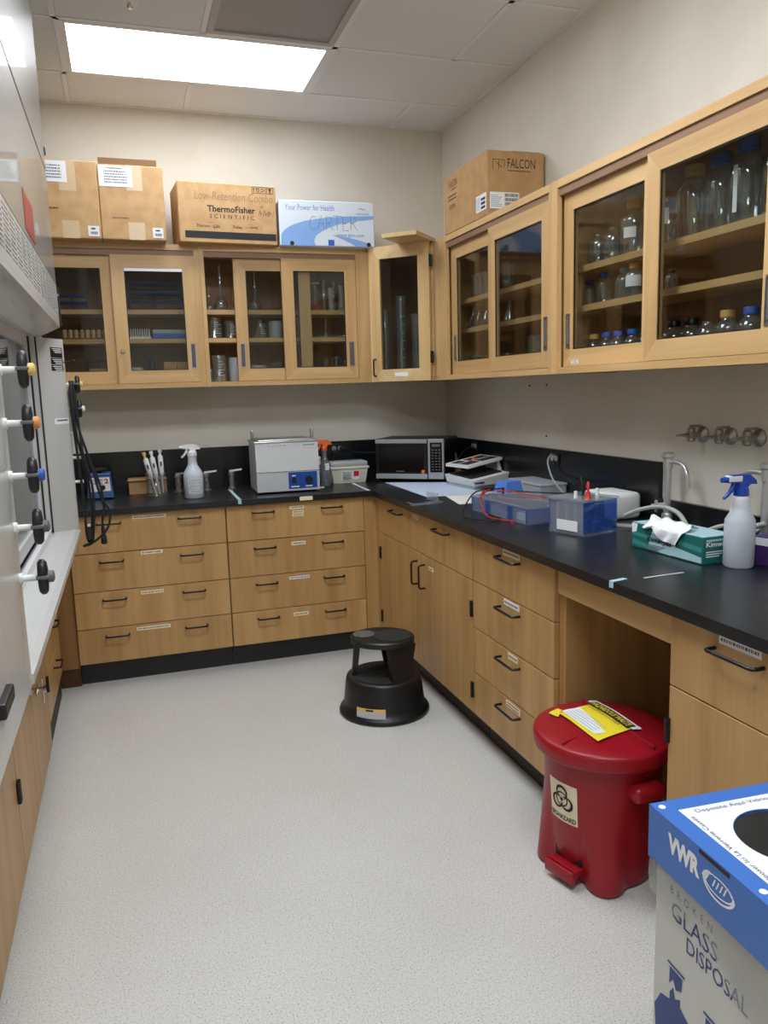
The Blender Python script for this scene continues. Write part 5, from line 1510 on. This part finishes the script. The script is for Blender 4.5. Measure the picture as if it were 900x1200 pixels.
# stand for gel tray: flat white case under lid, blue block and translucent box behind
t = thing('storage_box', 'translucent grey plastic box against the backsplash behind the gel tank', 'box', (-.10, -1.37, CZ))
MB().box(-.07, .07, -.17, .15, 0, .072, r=.005).build('body', 'frosted', t); MB().box(-.074, .074, -.174, .154, .0725, .084, r=.004).build('lid', 'frosted', t)
t = thing('comb_block', 'blue plastic casting block standing on the worktop behind the gel tank', 'block', (-.285, -1.44, CZ), .25)
MB().box(-.075, .075, -.065, .065, 0, .048, r=.003).build('stand', 'frosted', t)
MB().hexa([(-.055, -.045, .0485), (.055, -.045, .0485), (.055, .045, .0485), (-.055, .045, .0485)], [(-.038, -.03, .098), (.05, -.03, .098), (.05, .04, .098), (-.038, .04, .098)]).build('blue_block', 'block_blue', t)
# horizontal gel tank
t = thing('gel_tank', 'clear and blue gel electrophoresis tank with white tray on the right worktop', 'gel tank', (-.445, -1.83, CZ), .06)
w2, l2 = .090, .235
def slab(x0, x1, y0, y1, z0, z1, m, n, par=None): return MB().box(x0, x1, y0, y1, z0, z1).build(n, m, par or t)
slab(-w2, w2, -l2, l2, 0, .005, 'clear_acrylic', 'base_plate')
slab(-w2, -w2+.004, -l2, l2, .0052, .062, 'clear_acrylic', 'side_wall'); slab(w2-.004, w2, -l2, l2, .0052, .062, 'clear_acrylic', 'side_wall')
slab(-w2+.0042, w2-.0042, -l2, -l2+.004, .0052, .062, 'clear_acrylic', 'end_wall'); slab(-w2+.0042, w2-.0042, l2-.004, l2, .0052, .062, 'clear_acrylic', 'end_wall')
for y_ in (.228, .10, -.085, -.225): slab(-w2-.002, w2+.002, y_-.030 if y_ < .2 and y_ > -.2 else y_-.004, y_+.008, .0055, .060, 'blue_acrylic', 'blue_wall')
slab(-.07, .07, -.21, -.10, .008, .034, 'white_plastic', 'tray'); slab(-.062, .062, -.20, -.11, .0345, .038, 'grey_plastic', 'gel_bed')
slab(-w2-.004, w2+.004, -l2-.004, l2+.004, .064, .069, 'clear_acrylic', 'lid')
for x_, m_ in ((-.05, 'wire_red'), (.05, 'black_plastic')): MB().cyl((x_, .20, .069), (x_, .20, .095), .006, seg=12).build('terminal', m_, t, 40)
# leads
def cord(label, pts, r, m, cat='cord', name='lead', group=None, ends=None):
    sp = spline(pts, 8)
    o = MB().tube(sp, r, 7).build(name, m, None, 50); tag(o, label, cat, group)
    if ends:
        for i, (L, rr_, mm) in ends.items():
            a, b_ = (Vector(sp[0]), Vector(sp[2])) if i == 0 else (Vector(sp[-1]), Vector(sp[-3]))
            d_ = (b_-a).normalized(); MB().cyl(tuple(a), tuple(a+d_*L), rr_, rr_*.7, 10).build('plug', mm, o, 40)
    c = Vector(pts[-1]); rebase(o, c)
    return o
cord('red lead looped over the front of the gel tank', [(-.46, -1.60, 1.000), (-.50, -1.65, 1.000), (-.548, -1.69, .993), (-.578, -1.77, .955), (-.588, -1.85, .925), (-.575, -1.93, .922), (-.545, -1.965, .9205), (-.565, -2.02, .9205)], .0032, 'wire_red', ends={1: (.06, .006, 'wire_red'), 0: (.03, .006, 'wire_red')})
cord('black lead looping out onto the worktop before the gel tank', [(-.40, -1.60, 1.002), (-.50, -1.61, 1.002), (-.552, -1.63, .994), (-.60, -1.66, .960), (-.655, -1.74, .922), (-.66, -1.85, .9215), (-.60, -1.93, .9215), (-.555, -1.90, .9215), (-.56, -1.80, .9215)], .0032, 'black_rubber', ends={1: (.04, .006, 'black_plastic')})
cord('red lead lying over the lid of the gel tank', [(-.43, -1.62, .995), (-.40, -1.70, 1.000), (-.36, -1.80, .992), (-.33, -1.90, .990), (-.36, -1.98, .9885)], .0032, 'wire_red', ends={0: (.03, .006, 'wire_red'), 1: (.045, .006, 'wire_red')})
cord('black lead running from the gel tank to the wall outlet', [(-.37, -1.62, .992), (-.30, -1.75, .995), (-.18, -1.80, .990), (-.10, -1.72, 1.010), (-.05, -1.56, 1.020), (-.035, -1.46, 1.04), (-.03, -1.425, 1.095)], .003, 'black_rubber')
cord('thick grey cable arching from the wall outlet down to the worktop', [(-.028, -1.44, 1.105), (-.07, -1.47, 1.13), (-.12, -1.52, 1.10), (-.14, -1.60, 1.03), (-.13, -1.68, .97), (-.12, -1.72, .925)], .0042, 'grey_plastic', ends={0: (.03, .008, 'white_plastic')})
# outlets on the backsplash
def outlet(label, org, rz):
    t = thing('wall_outlet', label, 'outlet', org, rz, 'outlets in the backsplash')
    MB().box(-.04, .04, -.006, 0, -.028, .028, r=.002).build('plate', 'black_plastic', t)
    for s_ in (-1, 1):
        MB().lathe([(.014, 0), (.014, .003), (0, .003)], 16, M=Matrix.Translation((s_*.019, -.006, 0)) @ Matrix.Rotation(PI/2, 4, 'X')).build('socket', 'grey_plastic', t, 40)
outlet('black double outlet in the back splash above the cream tub', (-.752, -.0215, 1.105), 0)
outlet('black double outlet in the right splash behind the white instrument', (-.0215, -.49, 1.112), -PI/2)
outlet('black double outlet in the right splash above the translucent box', (-.0215, -1.42, 1.105), -PI/2)
cord('black plug and lead from the back splash outlet to the microwave', [(-.735, -.035, 1.105), (-.70, -.05, 1.10), (-.62, -.06, 1.075), (-.52, -.08, 1.07), (-.46, -.09, 1.05)], .0035, 'black_rubber', ends={0: (.035, .011, 'black_plastic')})
cord('thin black lead hanging from the back splash outlet behind the tub', [(-.77, -.030, 1.105), (-.775, -.05, 1.08), (-.785, -.055, 1.03), (-.79, -.06, .96), (-.79, -.07, .918)], .0025, 'black_rubber')
# vertical gel tank
t = thing('gel_tank', 'square vertical gel tank of blue acrylic with red and black leads', 'gel tank', (-.398, -2.262, CZ), math.radians(15.5))
a_ = .087; hh = .124
slab(-a_, a_, -a_, a_, 0, .008, 'clear_acrylic', 'base_plate')
slab(-a_, a_, -a_, -a_+.005, .0085, hh, 'blue_acrylic', 'front_wall'); slab(-a_, a_, a_-.005, a_, .0085, hh, 'blue_acrylic', 'back_wall')
slab(-a_, -a_+.005, -a_+.006, a_-.006, .0085, hh, 'clear_acrylic', 'side_wall'); slab(a_-.005, a_, -a_+.006, a_-.006, .0085, hh, 'clear_acrylic', 'side_wall')
for y_ in (-.032, .012, .055): slab(-a_+.012, a_-.012, y_-.007, y_+.007, .012, .112, 'frosted', 'gel_cassette')
slab(-.012, .012, -.10, .10, .0125, .118, 'white_plastic', 'core') if False else MB().lathe([(.016, .012), (.016, .045), (.007, .05), (.007, .105), (.012, .112), (0, .112)], 18, (0, -.064, 0)).build('core_post', 'pale_grey', t, 40)
MB().box(-a_-.0022, -a_-.0004, -.055, .045, .014, .052).build('label', 'paper', t)
slab(-a_-.006, a_+.006, -a_-.004, a_+.004, hh+.001, hh+.009, 'clear_acrylic', 'lid')
for x_ in (-.06, .055): MB().cyl((x_, -.02, hh+.009), (x_, -.02, hh+.035), .007, .006, 12).build('peg', 'white_plastic', t, 40)
MB().lathe([(.014, hh+.009), (.011, hh+.012), (.008, hh+.035), (0, hh+.036)], 14, (-.045, -.065, 0)).build('red_terminal', 'red_plastic', t, 40)
MB().tube(spline([(-.045, -.065, hh+.03), (-.040, -.062, hh+.055), (-.028, -.05, hh+.066), (-.018, -.04, hh+.058), (-.02, -.035, hh+.045)], 6), .0045, 8).build('red_lead', 'red_plastic', t, 50)
MB().tube(spline([(.0, .0, hh+.009), (-.002, .0, hh+.05), (.01, .02, hh+.075), (.03, .03, hh+.06), (.035, .03, hh+.012)], 6), .004, 8).build('black_lead', 'black_rubber', t, 50)
# white rounded housing behind
t = thing('power_supply', 'white rounded plastic housing behind the vertical gel tank', 'power supply', (-.115, -2.03, CZ), .0)
MB().box(-.075, .075, -.10, .10, 0, .108, r=.020, seg=4).build('case', 'white_plastic', t, 50)
MB().box(-.0765, -.0755, -.05, .05, .02, .028).build('vent_slot', 'grey_plastic', t)
# tissue box
t = thing('tissue_box', 'green and white box of laboratory wipes on the right worktop', 'tissue box', (-.335, -2.735, CZ), math.radians(2))
kw, kl, kh = .062, .165, .083
MB().box(-kw, kw, -kl, kl, 0, kh, r=.0015, seg=1).build('carton', 'kim_green', t)
# long side (faces -x): bands of teal and white print
def sx(y0, z0, y1, z1, y2, z2, y3, z3, m, n, o_=.0006): return MB().add([(-kw-o_, -a, b_) for a, b_ in ((y0, z0), (y1, z1), (y2, z2), (y3, z3))], [(0, 1, 2, 3)]).build(n, m, t)
sx(-kl+.005, .054, -.02, .046, -.02, .034, -kl+.005, .042, 'kim_teal', 'printed_wave'); sx(-kl+.005, .030, -.03, .012, -.03, .002, -kl+.005, .012, 'kim_teal', 'printed_wave')
sx(-.085, .006, .03, .002, .05, .036, -.06, .074, 'kim_pale', 'printed_field'); sx(.03, .004, .16, .004, .16, .022, .05, .034, 'kim_pale', 'printed_field')
sx(.06, .06, .16, .052, .16, .036, .06, .044, 'kim_teal', 'printed_wave')
kd, ku = (0, -1, 0), (0, 0, 1)
text('Kimwipes', 'ink', t, (-kw-.0012, .085, .026), kd, ku, w=.115, h=.022, bold=.02)
text('KIMTECH', 'ink', t, (-kw-.0012, .085, .052), kd, ku, w=.05, h=.007)
pk = MB()
for r_ in range(4): pk.box(-kw-.0013, -kw-.0005, .084-.085+.012*r_, .084, .020-.005*r_, .0225-.005*r_)
pk.build('print', 'ink_grey', t)
text('Kimwipes', 'white_print', t, (-kw+.012, -kl-.0004, .048), (1, 0, 0), (0, 0, 1), w=.10, h=.020, bold=.02)
MB().box(-kw+.012, kw-.02, -kl-.001, -kl-.0003, .069, .075).build('print', 'kim_pale', t)
pk = MB()
for r_ in range(3): pk.box(-kw+.012, .02-.01*r_, -kl-.001, -kl-.0003, .036-.007*r_, .039-.007*r_)
pk.build('print', 'white_print', t)
MB().box(-kw+.002, kw-.002, -kl+.002, kl-.002, kh+.0002, kh+.0012).build('top_print', 'kim_pale', t)
# tissue drooping out of the slot
rt = random.Random(11); vs = []; fs = []; n1, n2 = 18, 14
for i in range(n1+1):
    for j in range(n2+1):
        u, v = i/n1, j/n2
        y_ = .105-.185*u+.010*math.sin(v*6)
        edge_ = .008+.040*max(0.0, math.sin(PI*min(1, u**2.0)))+.004*math.sin(u*17)
        s_ = v*(.05+edge_)
        if s_ < .05: x_, z_ = .0-s_*1.15, kh+.004+.022*math.sin(PI*s_/.05)*(.35+.65*math.sin(u*9+1)**2)+.004
        else: x_, z_ = -kw-.004-.009*math.sin(u*11+v*4)**2, kh+.004-(s_-.05)
        vs.append((x_, y_, z_+.003*math.sin(u*13+v*5)))
for i in range(n1):
    for j in range(n2): fs.append((i*(n2+1)+j, (i+1)*(n2+1)+j, (i+1)*(n2+1)+j+1, i*(n2+1)+j+1))
MB().add(vs, fs).build('tissue', 'tissue', t, 60)
MB().add([(-kw-.001, .164, kh-.002), (-kw-.001, .135, kh-.002), (-kw-.0012, .14, kh-.028), (-kw-.0012, .163, kh-.035)], [(0, 1, 2, 3)]).build('torn_patch', 'tissue', t)
# blue-headed spray bottle
spray_bottle('tall white spray bottle with a blue and white trigger on the right worktop', (-.305, -2.952, CZ), math.radians(-8), .043, .210, 'bottle_plastic', 'spray_blue', 'spray_blue', 'spray_blue', .46, neck=.60)
nb = [o for o in bpy.data.objects if o.get('label', '').startswith('tall white spray bottle')][0]
MB().box(-.048, -.004, -.0125, .0125, .252, .270, r=.003).build('white_barrel', 'white_plastic', nb)
# purple carton
t = thing('small_carton', 'small purple and white carton behind the blue-headed spray bottle', 'box', (-.185, -2.975, CZ), .25)
MB().box(-.055, .055, -.05, .05, 0, .085, r=.001, seg=1).build('body', 'purple_print', t)
MB().box(-.0557, -.0552, -.048, .048, .060, .083).build('white_band', 'white_print', t); MB().box(-.054, .054, -.0508, -.0503, .058, .068).build('blue_band', 'blue_cap', t)
pk = MB()
for r_ in range(4): pk.box(-.05, .02-.01*r_, -.0510, -.0503, .048-.010*r_, .051-.010*r_)
pk.build('print', 'white_print', t)
MB().add([(-.05, -.02, .0855), (.05, -.02, .0855), (.04, -.03, .115), (-.04, -.035, .110)], [(0, 1, 2, 3)]).build('open_flap', 'white_plastic', t)
# steel canister at the right edge
t = thing('steel_canister', 'brushed steel canister at the right edge of the worktop', 'canister', (-.262, -3.115, CZ))
MB().lathe([(.036, 0), (.038, .003), (.038, .165), (.034, .172), (.034, .182), (0, .184)], 28).build('body', 'steel', t, 40)
MB().lathe([(.012, .184), (.012, .195), (0, .197)], 14).build('lid_knob', 'steel', t, 40)
# faucets
def faucet(label, org, dy):
    t = thing('gooseneck_faucet', label, 'faucet', org, 0, 'chrome faucets on the right worktop')
    MB().lathe([(.032, 0), (.032, .008), (.020, .014), (.019, .05), (.016, .055)], 22).build('base', 'faucet_chrome', t, 40)
    MB().cyl((0, 0, .05), (0, 0, .235), .013, seg=16).build('stem', 'faucet_chrome', t, 40)
    MB().lathe([(.018, .225), (.018, .262), (.024, .266), (.024, .278), (.016, .284), (0, .284)], 20).build('head', 'faucet_chrome', t, 40)
    s_ = dy
    MB().tube(spline([(0, 0, .246), (0, s_*.055, .250), (-.004, s_*.092, .240), (-.006, s_*.112, .212), (-.006, s_*.116, .185)], 6), .0085, 12).build('spout', 'faucet_chrome', t, 50)
    MB().lathe([(.012, .165), (.012, .188)], 16, (-.006, s_*.116, 0)).build('aerator', 'faucet_chrome', t, 40)
    MB().cyl((0, 0, .085), (-.045, s_*-.012, .085), .010, seg=12).build('valve_arm', 'faucet_chrome', t, 40)
    hd = MB(); hd.box(-.054, -.044, -.026, .026, .079, .091, r=.004); hd.box(-.054, -.044, -.006, .006, .062, .108, r=.004)
    hd.build('cross_handle', 'faucet_chrome', t, 40)
    return t
faucet('gooseneck faucet with cross handle at the end of the tall backsplash', (-.080, -2.335, CZ), -1)
faucet('gooseneck faucet with cross handle beside the steel canister', (-.080, -2.815, CZ), 1)
# hoses
cord('grey rubber hose arching from the white housing to the tissue box', [(-.20, -2.24, .955), (-.17, -2.30, .985), (-.14, -2.38, 1.003), (-.13, -2.46, .990), (-.14, -2.52, .955), (-.15, -2.56, .921)], .0085, 'hose_grey', 'hose', 'hose')
cord('short grey hose arching behind the tissue box toward the near faucet', [(-.17, -2.60, .925), (-.14, -2.65, .965), (-.11, -2.71, .985), (-.09, -2.77, .985), (-.085, -2.795, .975)], .0075, 'hose_grey', 'hose', 'hose')
cord('grey hose lying on the worktop between gel tank and faucet', [(-.275, -2.27, .929), (-.22, -2.32, .926), (-.16, -2.38, .924), (-.10, -2.42, .924)], .0085, 'hose_grey', 'hose', 'hose')
# wall valves
for k, (yy, lb) in enumerate(((-2.425, 'wall gas valve with hose nozzle, leftmost of three above the faucets'), (-2.565, 'wall gas valve with hose nozzle, middle of three above the faucets'), (-2.695, 'wall gas valve with hose nozzle, rightmost of three above the faucets'))):
    t = thing('gas_valve', lb, 'valve', (-.001, yy, 1.266), 0, 'gas valves on the right wall')
    Mx = Matrix.Rotation(-PI/2, 4, 'Y')
    MB().lathe([(.030, 0), (.030, .006), (.018, .014), (.012, .020)], 24, M=Mx).build('flange', 'old_chrome', t, 40)
    MB().lathe([(.011, .014), (.011, .040), (.016, .042), (.016, .064), (.010, .066)], 18, M=Mx).build('body', 'old_chrome', t, 40)
    MB().lathe([(.010, -.024), (.014, -.020), (.014, .022), (.010, .026)], 16, (-.053, 0, 0)).build('valve_stem', 'old_chrome', t, 40)
    MB().lathe([(.008, .064), (.0085, .07), (.006, .078), (.0075, .082), (.0045, .092), (.006, .096), (.003, .118)], 14, M=Mx).build('hose_nozzle', 'old_chrome', t, 40)
    MB().box(-.062, -.010, -.005, .005, .027, .036, r=.003).build('lever', 'old_chrome', t, 40)
# ================================================================== cords on the fume hood post
px = hx+.022; py = -1.247
def hang(label, pts, r=.0052, ends=None): return cord(label, pts, r, 'black_rubber', name='power_cord', group='cords hanging from the fume hood', ends=ends)  # ordinary power cords hung over the post knob
hang('black power cord with a plug hanging lowest beside the fume hood', [(px-.010, py+.012, 1.530), (px-.004, py-.02, 1.50), (px+.010, py-.03, 1.35), (px+.04, py-.03, 1.22), (px+.075, py-.03, 1.10), (px+.085, py-.03, 1.00), (px+.074, py-.03, .945), (px+.074, py-.03, .885)], ends={1: (.035, .0095, 'black_rubber')})
hang('black power cord looping widest to the right beside the fume hood', [(px, py+.012, 1.530), (px+.006, py-.022, 1.49), (px+.012, py-.035, 1.34), (px+.05, py-.04, 1.18), (px+.075, py-.04, 1.05), (px+.105, py-.04, .985), (px+.095, py-.04, .915), (px+.04, py-.04, .860), (px-.004, py-.04, .845)])
hang('black power cord doubled over the top knob of the fume hood post', [(px+.004, py+.012, 1.528), (px-.006, py-.026, 1.48), (px+.004, py-.045, 1.30), (px+.030, py-.05, 1.14), (px+.036, py-.05, 1.0), (px+.030, py-.05, .90), (px+.018, py-.05, .858), (px+.008, py-.05, .90), (px+.008, py-.045, 1.05), (px-.002, py-.04, 1.25), (px-.012, py-.022, 1.45), (px-.008, py+.012, 1.526)])
hang('black power cord with a moulded connector near the hood sill', [(px+.008, py+.012, 1.525), (px+.010, py-.024, 1.45), (px+.020, py-.055, 1.25), (px+.046, py-.06, 1.10), (px+.046, py-.06, .99), (px+.036, py-.06, .90), (px+.026, py-.06, .855), (px-.01, py-.06, .845)], ends=None)
t = thing('cord_connector', 'black moulded connector block hanging among the cords by the hood', 'connector', (px+.022, py-.078, .875))
MB().box(-.010, .010, -.008, .008, 0, .070, r=.004).build('block', 'black_plastic', t); MB().box(-.006, .006, -.0085, -.0081, .055, .068).build('tag', 'pale_grey', t)
t = thing('cord_plug', 'black three-pin plug with a white and red collar hanging by the hood', 'plug', (px+.074, py-.03, .842))
MB().lathe([(.006, .044), (.011, .034), (.013, .006), (.010, 0), (0, 0)], 14).build('plug_body', 'black_rubber', t, 40)
MB().lathe([(.008, .044), (.008, .058)], 12).build('collar', 'white_plastic', t, 40); MB().lathe([(.006, .058), (.006, .068)], 12).build('red_band', 'red_plastic', t, 40)
for a in (-.005, .005): MB().box(a-.001, a+.001, -.003, .003, -.016, 0).build('pin', 'chrome', t)
# ================================================================== scuffs: hair-thin cracks on the floor
